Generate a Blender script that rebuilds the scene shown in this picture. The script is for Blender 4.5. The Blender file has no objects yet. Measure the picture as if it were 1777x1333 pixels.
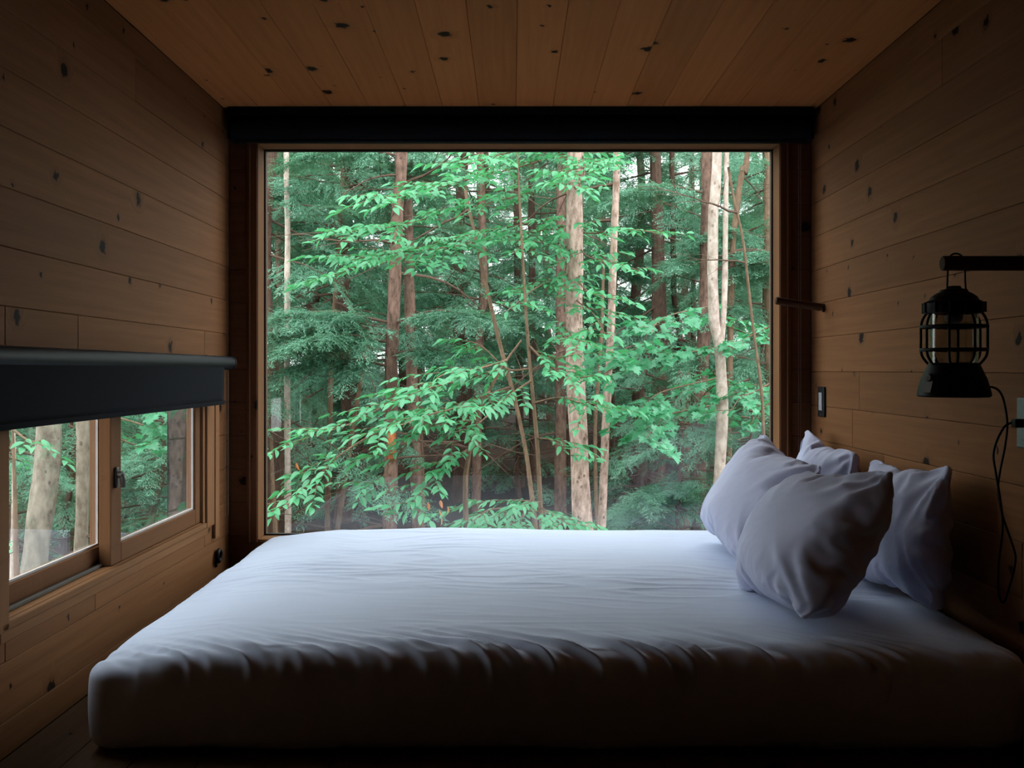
import bpy, bmesh, math, random
import numpy as np
from mathutils import Vector, Matrix, noise

random.seed(11)
RNG = np.random.default_rng(7)
SC = bpy.context.scene
COL = SC.collection

# ------------------------------------------------------------------ camera
F, PX, PY = 1652.0, 890.0, 642.0          # focal length and vanishing point in pixels of the 1777x1333 frame
CAMZ = 0.855                              # eye height above the sleeping platform
cam_d = bpy.data.cameras.new('camera')
cam = bpy.data.objects.new('camera', cam_d)
COL.objects.link(cam)
cam_d.sensor_fit = 'HORIZONTAL'
cam_d.sensor_width = 36.0
cam_d.lens = F / 1777.0 * 36.0
cam_d.shift_x = -(PX - 888.5) / 1777.0
cam_d.shift_y = -(666.5 - PY) / 1777.0
cam_d.clip_start = 0.02
cam_d.clip_end = 400
cam.location = (0, 0, CAMZ)
cam.rotation_euler = (math.pi / 2, 0, 0)
SC.camera = cam

# ------------------------------------------------------------------ sky and exposure
wd = bpy.data.worlds.new('overcast_sky')
SC.world = wd
wd.use_nodes = True
bg = wd.node_tree.nodes['Background']
bg.inputs['Color'].default_value = (0.93, 0.97, 1.0, 1)
bg.inputs['Strength'].default_value = 1.0
SC.view_settings.view_transform = 'Standard'
SC.view_settings.look = 'None'
SC.view_settings.gamma = 1.0
SC.view_settings.use_curve_mapping = False
SC.view_settings.exposure = 2.5
SC.cycles.use_denoising = True
SC.cycles.max_bounces = 8
SC.cycles.diffuse_bounces = 4
SC.cycles.transparent_max_bounces = 12


def W(px, py, Y):
    """point at depth Y seen at a pixel"""
    return Vector(((px - PX) / F * Y, Y, CAMZ - (py - PY) / F * Y))


# ------------------------------------------------------------------ helpers
def tag(o, label=None, cat=None, group=None, kind=None):
    if label: o['label'] = label
    if cat: o['category'] = cat
    if group: o['group'] = group
    if kind: o['kind'] = kind
    return o


def empty(name, loc=(0, 0, 0), label=None, cat=None, group=None, kind=None):
    o = bpy.data.objects.new(name, None)
    o.empty_display_size = 0.05
    COL.objects.link(o)
    o.location = loc
    return tag(o, label, cat, group, kind)


def link(name, me, mat=None, parent=None, smooth=False):
    if mat is not None and len(me.materials) == 0:
        me.materials.append(mat)
    if smooth:
        me.polygons.foreach_set('use_smooth', [True] * len(me.polygons))
    o = bpy.data.objects.new(name, me)
    COL.objects.link(o)
    if parent is not None:
        o.parent = parent
        o.matrix_parent_inverse = Matrix.Translation(-parent.location) if parent.type == 'EMPTY' else Matrix.Identity(4)
    return o


class MB:
    """mesh collector"""
    def __init__(s):
        s.v, s.f = [], []

    def box(s, x0, x1, y0, y1, z0, z1, ch=0.0):
        bm = bmesh.new()
        bmesh.ops.create_cube(bm, size=1)
        for v in bm.verts:
            v.co = Vector(((x0 + x1) / 2 + v.co.x * (x1 - x0), (y0 + y1) / 2 + v.co.y * (y1 - y0),
                           (z0 + z1) / 2 + v.co.z * (z1 - z0)))
        if ch > 0:
            bmesh.ops.bevel(bm, geom=bm.edges[:], offset=ch, segments=2, affect='EDGES', profile=0.5)
        s.bm(bm)
        return s

    def bm(s, bm):
        bm.verts.index_update()
        n = len(s.v)
        s.v += [tuple(v.co) for v in bm.verts]
        s.f += [tuple(n + v.index for v in f.verts) for f in bm.faces]
        bm.free()

    def tube(s, pts, rad, n=8, caps=True, jitter=0.0):
        pts = [Vector(p) for p in pts]
        if not hasattr(rad, '__len__'):
            rad = [rad] * len(pts)
        base = len(s.v)
        up = None
        for i, p in enumerate(pts):
            a = pts[max(i - 1, 0)]
            b = pts[min(i + 1, len(pts) - 1)]
            t = (b - a)
            t = t.normalized() if t.length > 1e-9 else Vector((0, 0, 1))
            if up is None:
                up = Vector((0, 0, 1)) if abs(t.z) < 0.9 else Vector((1, 0, 0))
            sx = t.cross(up)
            sx = sx.normalized() if sx.length > 1e-6 else t.orthogonal().normalized()
            sy = sx.cross(t).normalized()
            up = sy
            for k in range(n):
                a_ = 2 * math.pi * k / n
                r = rad[i]
                if jitter:
                    r *= 1 + jitter * noise.noise(Vector((math.cos(a_) * 1.5, math.sin(a_) * 1.5, p.z * 3.1 + p.x * 5)))
                s.v.append(tuple(p + sx * math.cos(a_) * r + sy * math.sin(a_) * r))
        for i in range(len(pts) - 1):
            for k in range(n):
                a0 = base + i * n + k
                a1 = base + i * n + (k + 1) % n
                s.f.append((a0, a0 + n, a1 + n, a1)[::-1])
        if caps:
            s.f.append(tuple(base + k for k in range(n))[::1])
            m = base + (len(pts) - 1) * n
            s.f.append(tuple(m + k for k in range(n))[::-1])
        return s

    def lathe(s, prof, n=32, c=(0, 0, 0)):
        """prof: list of (r, z)"""
        base = len(s.v)
        for r, z in prof:
            for k in range(n):
                a = 2 * math.pi * k / n
                s.v.append((c[0] + r * math.cos(a), c[1] + r * math.sin(a), c[2] + z))
        for i in range(len(prof) - 1):
            for k in range(n):
                a0 = base + i * n + k
                a1 = base + i * n + (k + 1) % n
                s.f.append((a0, a1, a1 + n, a0 + n))
        s.f.append(tuple(base + k for k in range(n))[::-1])
        m = base + (len(prof) - 1) * n
        s.f.append(tuple(m + k for k in range(n)))
        return s

    def ring(s, c, R, r, axis=2, n=32, m=8):
        base = len(s.v)
        for i in range(n):
            a = 2 * math.pi * i / n
            for j in range(m):
                b = 2 * math.pi * j / m
                q = [(R + r * math.cos(b)) * math.cos(a), (R + r * math.cos(b)) * math.sin(a), r * math.sin(b)]
                if axis == 0: q = [q[2], q[0], q[1]]
                if axis == 1: q = [q[0], q[2], q[1]]
                s.v.append((c[0] + q[0], c[1] + q[1], c[2] + q[2]))
        for i in range(n):
            for j in range(m):
                s.f.append((base + i * m + j, base + ((i + 1) % n) * m + j,
                            base + ((i + 1) % n) * m + (j + 1) % m, base + i * m + (j + 1) % m))
        return s

    def mesh(s, name='m'):
        me = bpy.data.meshes.new(name)
        me.from_pydata(s.v, [], s.f)
        me.update()
        return me

    def build(s, name, mat, parent=None, smooth=False):
        return link(name, s.mesh(name), mat, parent, smooth)


def smooth_by_angle(o, ang=40):
    me = o.data
    me.polygons.foreach_set('use_smooth', [True] * len(me.polygons))
    bm = bmesh.new(); bm.from_mesh(me)
    for e in bm.edges:
        if len(e.link_faces) == 2 and e.calc_face_angle(0) > math.radians(ang):
            e.smooth = False
    bm.to_mesh(me); bm.free()
    return o


def spline(pts, n):
    """Catmull-Rom through points"""
    P = [Vector(p) for p in pts]
    P = [P[0] * 2 - P[1]] + P + [P[-1] * 2 - P[-2]]
    out = []
    segs = len(P) - 3
    for i in range(n):
        u = i / (n - 1) * segs
        k = min(int(u), segs - 1)
        t = u - k
        a, b, c, d = P[k:k + 4]
        out.append(0.5 * ((2 * b) + (c - a) * t + (2 * a - 5 * b + 4 * c - d) * t * t + (3 * b - a - 3 * c + d) * t ** 3))
    return out


# ------------------------------------------------------------------ materials
def nm(name):
    m = bpy.data.materials.new(name)
    m.use_nodes = True
    nt = m.node_tree
    nt.nodes.clear()
    return m, nt


def N(nt, t, **kw):
    n = nt.nodes.new(t)
    for k, v in kw.items():
        if k in ('operation', 'blend_type', 'data_type', 'feature', 'noise_dimensions', 'voronoi_dimensions', 'distance', 'clamp', 'use_clamp'):
            setattr(n, k, v)
        else:
            n.inputs[k].default_value = v
    return n


def L(nt, a, b):
    nt.links.new(a, b)


def math_node(nt, op, a, b=None, c=None, clamp=False):
    n = nt.nodes.new('ShaderNodeMath')
    n.operation = op
    n.use_clamp = clamp
    for i, x in enumerate((a, b, c)):
        if x is None: continue
        if isinstance(x, (int, float)): n.inputs[i].default_value = x
        else: nt.links.new(x, n.inputs[i])
    return n.outputs[0]


def mixc(nt, fac, a, b, mode='MIX'):
    n = nt.nodes.new('ShaderNodeMix')
    n.data_type = 'RGBA'
    n.blend_type = mode
    if isinstance(fac, (int, float)): n.inputs[0].default_value = fac
    else: nt.links.new(fac, n.inputs[0])
    for i, x in ((6, a), (7, b)):
        if isinstance(x, tuple): n.inputs[i].default_value = (*x, 1) if len(x) == 3 else x
        else: nt.links.new(x, n.inputs[i])
    return n.outputs[2]


def vmath(nt, op, a, b):
    n = nt.nodes.new('ShaderNodeVectorMath')
    n.operation = op
    for i, x in enumerate((a, b)):
        if isinstance(x, tuple): n.inputs[i].default_value = x
        else: nt.links.new(x, n.inputs[i])
    return n.outputs[0]


def principled(nt, color, rough=0.6, spec=0.3, metal=0.0):
    b = nt.nodes.new('ShaderNodeBsdfPrincipled')
    o = nt.nodes.new('ShaderNodeOutputMaterial')
    nt.links.new(b.outputs[0], o.inputs[0])
    if isinstance(color, tuple): b.inputs['Base Color'].default_value = (*color, 1)
    else: nt.links.new(color, b.inputs['Base Color'])
    if isinstance(rough, (int, float)): b.inputs['Roughness'].default_value = rough
    else: nt.links.new(rough, b.inputs['Roughness'])
    b.inputs['Specular IOR Level'].default_value = spec
    b.inputs['Metallic'].default_value = metal
    return b


def wood_mat(name, light, dark, knots=True, ksx=5.2, ksy=5.0, rough=0.62, kth=0.45):
    """pine boards: local x along the grain, y across"""
    m, nt = nm(name)
    tc = nt.nodes.new('ShaderNodeTexCoord')
    oi = nt.nodes.new('ShaderNodeObjectInfo')
    comb = nt.nodes.new('ShaderNodeCombineXYZ')
    L(nt, math_node(nt, 'MULTIPLY', oi.outputs['Random'], 137.0), comb.inputs[0])
    L(nt, math_node(nt, 'MULTIPLY', oi.outputs['Random'], 71.0), comb.inputs[1])
    co = vmath(nt, 'ADD', tc.outputs['Object'], comb.outputs[0])
    fl = vmath(nt, 'MULTIPLY', co, (1, 1, 0.15))
    # knots: sparse cells of a stretched voronoi
    vor = N(nt, 'ShaderNodeTexVoronoi', feature='F1', voronoi_dimensions='2D', Scale=1.0, Randomness=0.85)
    wob = N(nt, 'ShaderNodeTexNoise', Scale=55.0, Detail=2.0)
    L(nt, fl, wob.inputs['Vector'])
    wv = vmath(nt, 'MULTIPLY', vmath(nt, 'SUBTRACT', wob.outputs['Color'], (0.5, 0.5, 0.5)), (0.026, 0.034, 0))
    L(nt, vmath(nt, 'MULTIPLY', vmath(nt, 'ADD', fl, wv), (ksx, ksy, 0)), vor.inputs['Vector'])
    sep = nt.nodes.new('ShaderNodeSeparateColor')
    L(nt, vor.outputs['Color'], sep.inputs[0])
    present = math_node(nt, 'GREATER_THAN', sep.outputs[0], kth)
    krad = math_node(nt, 'MULTIPLY_ADD', math_node(nt, 'POWER', sep.outputs[1], 2.0), 0.075, 0.018)
    kd = math_node(nt, 'DIVIDE', vor.outputs['Distance'], krad)            # 1 at the knot's rim
    core = math_node(nt, 'MULTIPLY', math_node(nt, 'SUBTRACT', 1.25, kd, clamp=True), present, clamp=True)
    core = math_node(nt, 'MULTIPLY', core, 3.0, clamp=True)
    halo = math_node(nt, 'MULTIPLY', math_node(nt, 'SUBTRACT', 1.0, math_node(nt, 'DIVIDE', kd, 3.4), clamp=True), present)
    # grain, bent round the knots
    gv = nt.nodes.new('ShaderNodeCombineXYZ')
    L(nt, math_node(nt, 'MULTIPLY', halo, 0.10), gv.inputs[1])
    g = N(nt, 'ShaderNodeTexNoise', Scale=1.0, Detail=5.0, Roughness=0.62)
    L(nt, vmath(nt, 'MULTIPLY', vmath(nt, 'ADD', fl, gv.outputs[0]), (1.6, 46.0, 46.0)), g.inputs['Vector'])
    g2 = N(nt, 'ShaderNodeTexNoise', Scale=1.0, Detail=2.0)
    L(nt, vmath(nt, 'MULTIPLY', fl, (1.1, 5.0, 5.0)), g2.inputs['Vector'])
    gf = math_node(nt, 'MULTIPLY_ADD', g.outputs['Fac'], 2.0, -0.55, clamp=True)
    c = mixc(nt, gf, dark, light)
    c = mixc(nt, math_node(nt, 'MULTIPLY', g2.outputs['Fac'], 0.5), c, tuple(x * 0.72 for x in light))
    # board to board tint
    var = math_node(nt, 'MULTIPLY_ADD', oi.outputs['Random'], 0.22, 0.89)
    vc = nt.nodes.new('ShaderNodeCombineColor')
    for i in range(3): L(nt, var, vc.inputs[i])
    c = mixc(nt, 1.0, c, vc.outputs[0], 'MULTIPLY')
    if knots:
        c = mixc(nt, math_node(nt, 'MULTIPLY', math_node(nt, 'POWER', halo, 2.0), 0.7), c, tuple(x * 0.45 for x in dark))
        c = mixc(nt, core, c, (0.016, 0.008, 0.005))
    b = principled(nt, c, rough, 0.05)
    bp = N(nt, 'ShaderNodeBump', Strength=0.25, Distance=0.0012)
    L(nt, g.outputs['Fac'], bp.inputs['Height'])
    L(nt, bp.outputs[0], b.inputs['Normal'])
    return m


def plain(name, color, rough=0.5, spec=0.3, metal=0.0, nscale=30.0, namt=0.25, bump=0.0, stretch=(1, 1, 1)):
    m, nt = nm(name)
    tc = nt.nodes.new('ShaderNodeTexCoord')
    n = N(nt, 'ShaderNodeTexNoise', Scale=nscale, Detail=4.0)
    L(nt, vmath(nt, 'MULTIPLY', tc.outputs['Object'], stretch), n.inputs['Vector'])
    c = mixc(nt, n.outputs['Fac'], tuple(x * (1 - namt) for x in color), tuple(min(1, x * (1 + namt)) for x in color))
    b = principled(nt, c, rough, spec, metal)
    if bump:
        bp = N(nt, 'ShaderNodeBump', Strength=0.5, Distance=bump)
        L(nt, n.outputs['Fac'], bp.inputs['Height'])
        L(nt, bp.outputs[0], b.inputs['Normal'])
    return m


def fabric_mat(name, color, weave=900.0, rough=0.9, sheen=0.15):
    m, nt = nm(name)
    tc = nt.nodes.new('ShaderNodeTexCoord')
    n1 = N(nt, 'ShaderNodeTexNoise', Scale=7.0, Detail=3.0)
    L(nt, tc.outputs['Object'], n1.inputs['Vector'])
    n2 = N(nt, 'ShaderNodeTexNoise', Scale=weave, Detail=1.0)
    L(nt, tc.outputs['Object'], n2.inputs['Vector'])
    c = mixc(nt, n1.outputs['Fac'], tuple(x * 0.95 for x in color), color)
    c = mixc(nt, math_node(nt, 'MULTIPLY', n2.outputs['Fac'], 0.35), c, tuple(x * 0.75 for x in color))
    b = principled(nt, c, rough, 0.12)
    b.inputs['Sheen Weight'].default_value = sheen
    bp = N(nt, 'ShaderNodeBump', Strength=0.25, Distance=0.0006)
    L(nt, n2.outputs['Fac'], bp.inputs['Height'])
    L(nt, bp.outputs[0], b.inputs['Normal'])
    return m


def glass_mat(name, f0=0.05, tint=(0.96, 0.98, 0.97)):
    """thin pane: see-through plus Schlick reflection, the same from both sides"""
    m, nt = nm(name)
    geo = nt.nodes.new('ShaderNodeNewGeometry')
    dp = nt.nodes.new('ShaderNodeVectorMath'); dp.operation = 'DOT_PRODUCT'
    L(nt, geo.outputs['Incoming'], dp.inputs[0]); L(nt, geo.outputs['Normal'], dp.inputs[1])
    cs = math_node(nt, 'ABSOLUTE', dp.outputs['Value'])
    p5 = math_node(nt, 'POWER', math_node(nt, 'SUBTRACT', 1.0, cs, clamp=True), 5.0)
    fr = math_node(nt, 'MULTIPLY_ADD', p5, 1 - f0, f0)
    tr = N(nt, 'ShaderNodeBsdfTransparent'); tr.inputs[0].default_value = (*tint, 1)
    gl = N(nt, 'ShaderNodeBsdfGlossy'); gl.inputs['Roughness'].default_value = 0.0
    mx = nt.nodes.new('ShaderNodeMixShader')
    out = nt.nodes.new('ShaderNodeOutputMaterial')
    L(nt, fr, mx.inputs[0]); L(nt, tr.outputs[0], mx.inputs[1]); L(nt, gl.outputs[0], mx.inputs[2])
    L(nt, mx.outputs[0], out.inputs[0])
    return m


def leaf_mat(name, a, b, trans=0.35, gloss=0.05, nscale=3.0):
    m, nt = nm(name)
    oi = nt.nodes.new('ShaderNodeObjectInfo')
    geo = nt.nodes.new('ShaderNodeNewGeometry')
    n = N(nt, 'ShaderNodeTexNoise', Scale=nscale, Detail=3.0)
    L(nt, geo.outputs['Position'], n.inputs['Vector'])
    f = math_node(nt, 'ADD', math_node(nt, 'MULTIPLY', oi.outputs['Random'], 0.5),
                  math_node(nt, 'MULTIPLY_ADD', n.outputs['Fac'], 1.6, -0.55), clamp=True)
    f = math_node(nt, 'MULTIPLY_ADD', geo.outputs['Random Per Island'], 0.5, math_node(nt, 'MULTIPLY', f, 0.6), clamp=True)
    c = mixc(nt, f, a, b)
    d = nt.nodes.new('ShaderNodeBsdfDiffuse'); L(nt, c, d.inputs[0])
    t = nt.nodes.new('ShaderNodeBsdfTranslucent')
    L(nt, mixc(nt, 0.5, c, tuple(x * y for x, y in zip(b, (1.1, 1.25, 0.8)))), t.inputs[0])
    mx = nt.nodes.new('ShaderNodeMixShader'); mx.inputs[0].default_value = trans
    L(nt, d.outputs[0], mx.inputs[1]); L(nt, t.outputs[0], mx.inputs[2])
    g = nt.nodes.new('ShaderNodeBsdfGlossy'); g.inputs['Roughness'].default_value = 0.42
    g.inputs[0].default_value = (0.8, 0.95, 0.9, 1)
    m2 = nt.nodes.new('ShaderNodeMixShader'); m2.inputs[0].default_value = gloss
    L(nt, mx.outputs[0], m2.inputs[1]); L(nt, g.outputs[0], m2.inputs[2])
    o = nt.nodes.new('ShaderNodeOutputMaterial'); L(nt, m2.outputs[0], o.inputs[0])
    return m


def bark_mat(name, base, dark, speck=0.5, zs=0.25, scale=34.0):
    m, nt = nm(name)
    tc = nt.nodes.new('ShaderNodeTexCoord')
    oi = nt.nodes.new('ShaderNodeObjectInfo')
    n = N(nt, 'ShaderNodeTexNoise', Scale=scale, Detail=5.0, Roughness=0.65)
    L(nt, vmath(nt, 'MULTIPLY', tc.outputs['Object'], (1, 1, zs)), n.inputs['Vector'])
    n2 = N(nt, 'ShaderNodeTexNoise', Scale=2.6, Detail=3.0)
    L(nt, tc.outputs['Object'], n2.inputs['Vector'])
    v = N(nt, 'ShaderNodeTexVoronoi', Scale=14.0)
    L(nt, vmath(nt, 'MULTIPLY', tc.outputs['Object'], (1, 1, 0.7)), v.inputs['Vector'])
    f = math_node(nt, 'MULTIPLY_ADD', n.outputs['Fac'], 3.2, -1.1, clamp=True)
    c = mixc(nt, f, dark, base)
    c = mixc(nt, math_node(nt, 'MULTIPLY', math_node(nt, 'MULTIPLY_ADD', n2.outputs['Fac'], 3.0, -1.1, clamp=True), 0.35), c,
             tuple(x * y for x, y in zip(base, (0.7, 0.78, 0.66))))
    sp = math_node(nt, 'MULTIPLY', math_node(nt, 'LESS_THAN', v.outputs['Distance'], 0.16), speck)
    c = mixc(nt, sp, c, tuple(x * 0.45 for x in dark))
    var = math_node(nt, 'MULTIPLY_ADD', oi.outputs['Random'], 0.3, 0.85)
    vc = nt.nodes.new('ShaderNodeCombineColor')
    for i in range(3): L(nt, var, vc.inputs[i])
    c = mixc(nt, 1.0, c, vc.outputs[0], 'MULTIPLY')
    b = principled(nt, c, 0.9, 0.1)
    bp = N(nt, 'ShaderNodeBump', Strength=0.8, Distance=0.01)
    L(nt, n.outputs['Fac'], bp.inputs['Height'])
    L(nt, bp.outputs[0], b.inputs['Normal'])
    return m


M = dict(
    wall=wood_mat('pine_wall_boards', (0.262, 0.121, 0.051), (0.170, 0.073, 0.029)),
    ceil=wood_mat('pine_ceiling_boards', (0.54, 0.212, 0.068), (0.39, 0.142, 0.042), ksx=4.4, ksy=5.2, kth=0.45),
    back=wood_mat('shaded_end_boards', (0.150, 0.060, 0.028), (0.095, 0.037, 0.017)),  # backlit end wall: its shade is put into a darker pine colour
    floor=wood_mat('platform_boards', (0.12, 0.068, 0.036), (0.07, 0.04, 0.02)),
    trim=wood_mat('window_trim_wood', (0.29, 0.142, 0.064), (0.20, 0.093, 0.041), knots=False),
    sash=wood_mat('sash_wood', (0.195, 0.09, 0.040), (0.135, 0.06, 0.026), knots=False),
    peg=wood_mat('peg_wood', (0.075, 0.036, 0.019), (0.045, 0.022, 0.012), knots=False),
    shell=plain('rough_sheathing', (0.05, 0.035, 0.025), 0.9, 0.1),
    black=plain('black_metal', (0.005, 0.005, 0.006), 0.5, 0.14, 0.0, 60.0),
    shade=fabric_mat('black_blind_fabric', (0.0045, 0.0055, 0.008), 700.0, 0.95, 0.0),
    shade_tube=plain('black_blind_vinyl', (0.0035, 0.005, 0.008), 0.5, 0.12, 0.0, 200.0),
    sheet=fabric_mat('sky_tinted_cotton', (0.60, 0.68, 0.86)),  # blue of the sky light put into the sheet colour
    pillow=fabric_mat('lavender_pillow_cotton', (0.50, 0.525, 0.69)),
    gasket=plain('black_rubber', (0.01, 0.01, 0.01), 0.6),
    liner=plain('pale_glazing_strip', (0.48, 0.44, 0.42), 0.5),
    steel=plain('dull_grey_metal', (0.10, 0.09, 0.08), 0.5, 0.4, 0.5),
    plate=plain('grey_switch_plate', (0.10, 0.12, 0.115), 0.45, 0.5, 0.2),
    rocker=plain('pale_grey_rocker', (0.34, 0.34, 0.36), 0.5),
    chain=plain('grey_bead_metal', (0.30, 0.25, 0.21), 0.4, 0.5, 0.3),
    glass=glass_mat('window_glass'),
    globe=glass_mat('lantern_glass', 0.07, (0.80, 0.79, 0.75)),
    hemlock=leaf_mat('hemlock_needles', (0.022, 0.075, 0.046), (0.185, 0.400, 0.265), 0.25, 0.03),  # wide tone range puts highlights and dark gaps into the needle colour
    beech=leaf_mat('beech_leaf', (0.030, 0.190, 0.078), (0.090, 0.370, 0.160), 0.4, 0.06),
    maple=leaf_mat('maple_leaf', (0.028, 0.190, 0.085), (0.075, 0.330, 0.155), 0.4, 0.06),
    deadleaf=leaf_mat('dead_orange_leaf', (0.50, 0.13, 0.035), (0.62, 0.22, 0.07), 0.4, 0.02),
    bark_pale=bark_mat('pale_bark', (0.59, 0.415, 0.36), (0.17, 0.100, 0.075), 0.7, 0.4, 26.0),
    bark_birch=bark_mat('birch_bark', (0.56, 0.45, 0.40), (0.27, 0.20, 0.165), 0.6, 0.6, 20.0),
    bark_brown=bark_mat('brown_bark', (0.215, 0.128, 0.100), (0.060, 0.037, 0.029), 0.5, 0.35, 24.0),
    bark_dark=bark_mat('dark_brown_bark', (0.125, 0.075, 0.057), (0.055, 0.033, 0.026), 0.4),
    bark_lichen=bark_mat('grey_lichened_bark', (0.275, 0.235, 0.190), (0.105, 0.085, 0.066), 0.6, 0.5, 18.0),  # lichen grey, darkened further to put in dimming by the double glazing
    bark_thin=bark_mat('thin_sapling_bark', (0.21, 0.135, 0.09), (0.10, 0.062, 0.043), 0.4),
    twig=plain('twig_bark', (0.105, 0.068, 0.05), 0.9, 0.1),
    litter=plain('leaf_litter', (0.036, 0.022, 0.016), 0.95, 0.05, 0.0, 5.0, 0.6, 0.03),
)

# ------------------------------------------------------------------ room dimensions
XL, XR, YB, ZC = -1.119, 1.177, 3.755, 1.868       # left wall, right wall, window wall, ceiling
YF = -4.5                                          # unseen wall behind the camera, set far back to cut bounce light
TH = 0.018                                         # board thickness
PITCH = 0.1312


def board_mesh(l, w, t=TH, ch=0.0016):
    bm = bmesh.new()
    bmesh.ops.create_cube(bm, size=1)
    for v in bm.verts:
        v.co = Vector((v.co.x * l, v.co.y * w, -t / 2 + v.co.z * t))
    top = [e for e in bm.edges if all(v.co.z > -1e-6 for v in e.verts)]
    bmesh.ops.bevel(bm, geom=top, offset=ch, segments=1, affect='EDGES')
    me = bpy.data.meshes.new('plank')
    bm.to_mesh(me); bm.free()
    return me


def place_board(parent, mat, c, xdir, ydir, l, w, name='plank'):
    x = Vector(xdir); y = Vector(ydir); z = x.cross(y)
    o = link(name, board_mesh(l - 0.0010, w - 0.0008), mat, parent)
    m = Matrix((x, y, z)).transposed().to_4x4()
    m.translation = Vector(c)
    o.matrix_basis = m
    return o


def subtract(r, h):
    """rectangle minus hole, as rectangles (a0,a1,b0,b1)"""
    a0, a1, b0, b1 = r
    h0, h1, g0, g1 = h
    if h1 <= a0 or h0 >= a1 or g1 <= b0 or g0 >= b1:
        return [r]
    out = []
    if a0 < h0: out.append((a0, h0, b0, b1))
    if h1 < a1: out.append((h1, a1, b0, b1))
    m0, m1 = max(a0, h0), min(a1, h1)
    if b0 < g0: out.append((m0, m1, b0, g0))
    if g1 < b1: out.append((m0, m1, g1, b1))
    return out


def structure(name, boxes, label, mat='shell'):
    mb = MB()
    for b in boxes: mb.box(*b)
    o = mb.build(name, M[mat])
    return tag(o, label, None, None, 'structure')


# window openings
WX0, WX1, WZ0, WZ1 = -1.0056, 1.0515, 0.175, 1.747        # big window in the end wall
SY0, SY1, SZ0, SZ1 = 2.098, 3.455, 0.297, 0.88            # side window in the left wall

o_out = 0.13
wall_left = structure('wall_left', [
    (XL - o_out, XL - TH, YF - 0.1, SY0, -0.10, ZC + 0.1), (XL - o_out, XL - TH, SY1, YB + 0.15, -0.10, ZC + 0.1),
    (XL - o_out, XL - TH, SY0, SY1, -0.10, SZ0), (XL - o_out, XL - TH, SY0, SY1, SZ1, ZC + 0.1)],
    'left wall clad in horizontal knotty pine boards')
wall_right = structure('wall_right', [(XR + TH, XR + o_out, YF - 0.1, YB + 0.15, -0.10, ZC + 0.1)],
    'right wall clad in horizontal knotty pine boards')
wall_back = structure('wall_back', [
    (XL - TH, WX0, YB + TH, YB + 0.145, -0.10, ZC + 0.1), (WX1, XR + TH, YB + TH, YB + 0.145, -0.10, ZC + 0.1),
    (WX0, WX1, YB + TH, YB + 0.145, -0.10, WZ0), (WX0, WX1, YB + TH, YB + 0.145, WZ1, ZC + 0.1)],
    'end wall of pine boards, coloured darker for backlit shade, around the picture window')
wall_front = structure('wall_front', [(XL - o_out, XR + o_out, YF - 0.12, YF, -0.10, ZC + 0.1)], 'dark wall behind the viewer')
ceiling = structure('ceiling', [(XL - o_out, XR + o_out, YF - 0.12, YB + 0.15, ZC + TH, ZC + 0.16)],
    'ceiling of knotty pine boards running towards the window')
floor = structure('floor', [(XL - o_out, XR + o_out, YF - 0.12, YB + 0.15, -0.20, -TH)], 'dark board floor of the sleeping platform')

# planks on the side walls
def clad_side(wall, X, z0, inward, hole, joints, seed):
    rr = random.Random(seed)
    k = math.floor((0 - z0) / PITCH)
    z = z0 + k * PITCH
    while z < ZC - 0.004:
        a, b = max(z, 0.0), min(z + PITCH, ZC)
        cuts = joints.get(round((z - z0) / PITCH), None)
        if cuts is None:
            cuts = [rr.uniform(-1.2, 1.6)]
            if rr.random() < 0.3: cuts.append(rr.uniform(2.0, 3.3))
        ys = [YF] + sorted(cuts) + [YB]
        if b - a > 0.012:
            for y0, y1 in zip(ys[:-1], ys[1:]):
                rects = [(y0, y1, a, b)]
                if hole: rects = subtract(rects[0], hole)
                for (p0, p1, q0, q1) in rects:
                    if p1 - p0 < 0.01 or q1 - q0 < 0.008: continue
                    c = (X, (p0 + p1) / 2, (q0 + q1) / 2)
                    if inward > 0:   # left wall, face +x
                        place_board(wall, M['wall'], c, (0, 1, 0), (0, 0, 1), p1 - p0, q1 - q0)
                    else:
                        place_board(wall, M['wall'], c, (0, -1, 0), (0, 0, 1), p1 - p0, q1 - q0)
        z += PITCH

clad_side(wall_left, XL, CAMZ + 0.010, 1, (SY0, SY1, SZ0, SZ1),
          {0: [2.45, 0.3], 1: [1.3], 2: [0.7], 3: [1.0], -4: [1.2, 3.10], -5: [2.55, 0.2], -6: [1.4]}, 3)
clad_side(wall_right, XR, CAMZ - 0.007, -1, None,
          {0: [0.9], 1: [1.4], -1: [3.235, 0.8], -2: [3.30, 1.1], -3: [3.02, 0.6], 2: [0.5], 3: [1.5], -4: [2.2]}, 5)

# ceiling boards, running along Y
CP = 0.1415
x = 0.012 - CP * 9
while x < XR:
    a, b = max(x, XL), min(x + CP, XR)
    if b - a > 0.015:
        ys = [YF, random.uniform(-0.5, 2.0), YB]
        for y0, y1 in zip(ys[:-1], ys[1:]):
            place_board(ceiling, M['ceil'], ((a + b) / 2, (y0 + y1) / 2, ZC), (0, 1, 0), (1, 0, 0), y1 - y0, b - a)
    x += CP
# floor boards
x = XL
while x < XR - 0.01:
    b = min(x + 0.145, XR)
    place_board(floor, M['floor'], ((x + b) / 2, (YF + YB) / 2, 0), (0, 1, 0), (-1, 0, 0), YB - YF, b - x)
    x += 0.145
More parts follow.
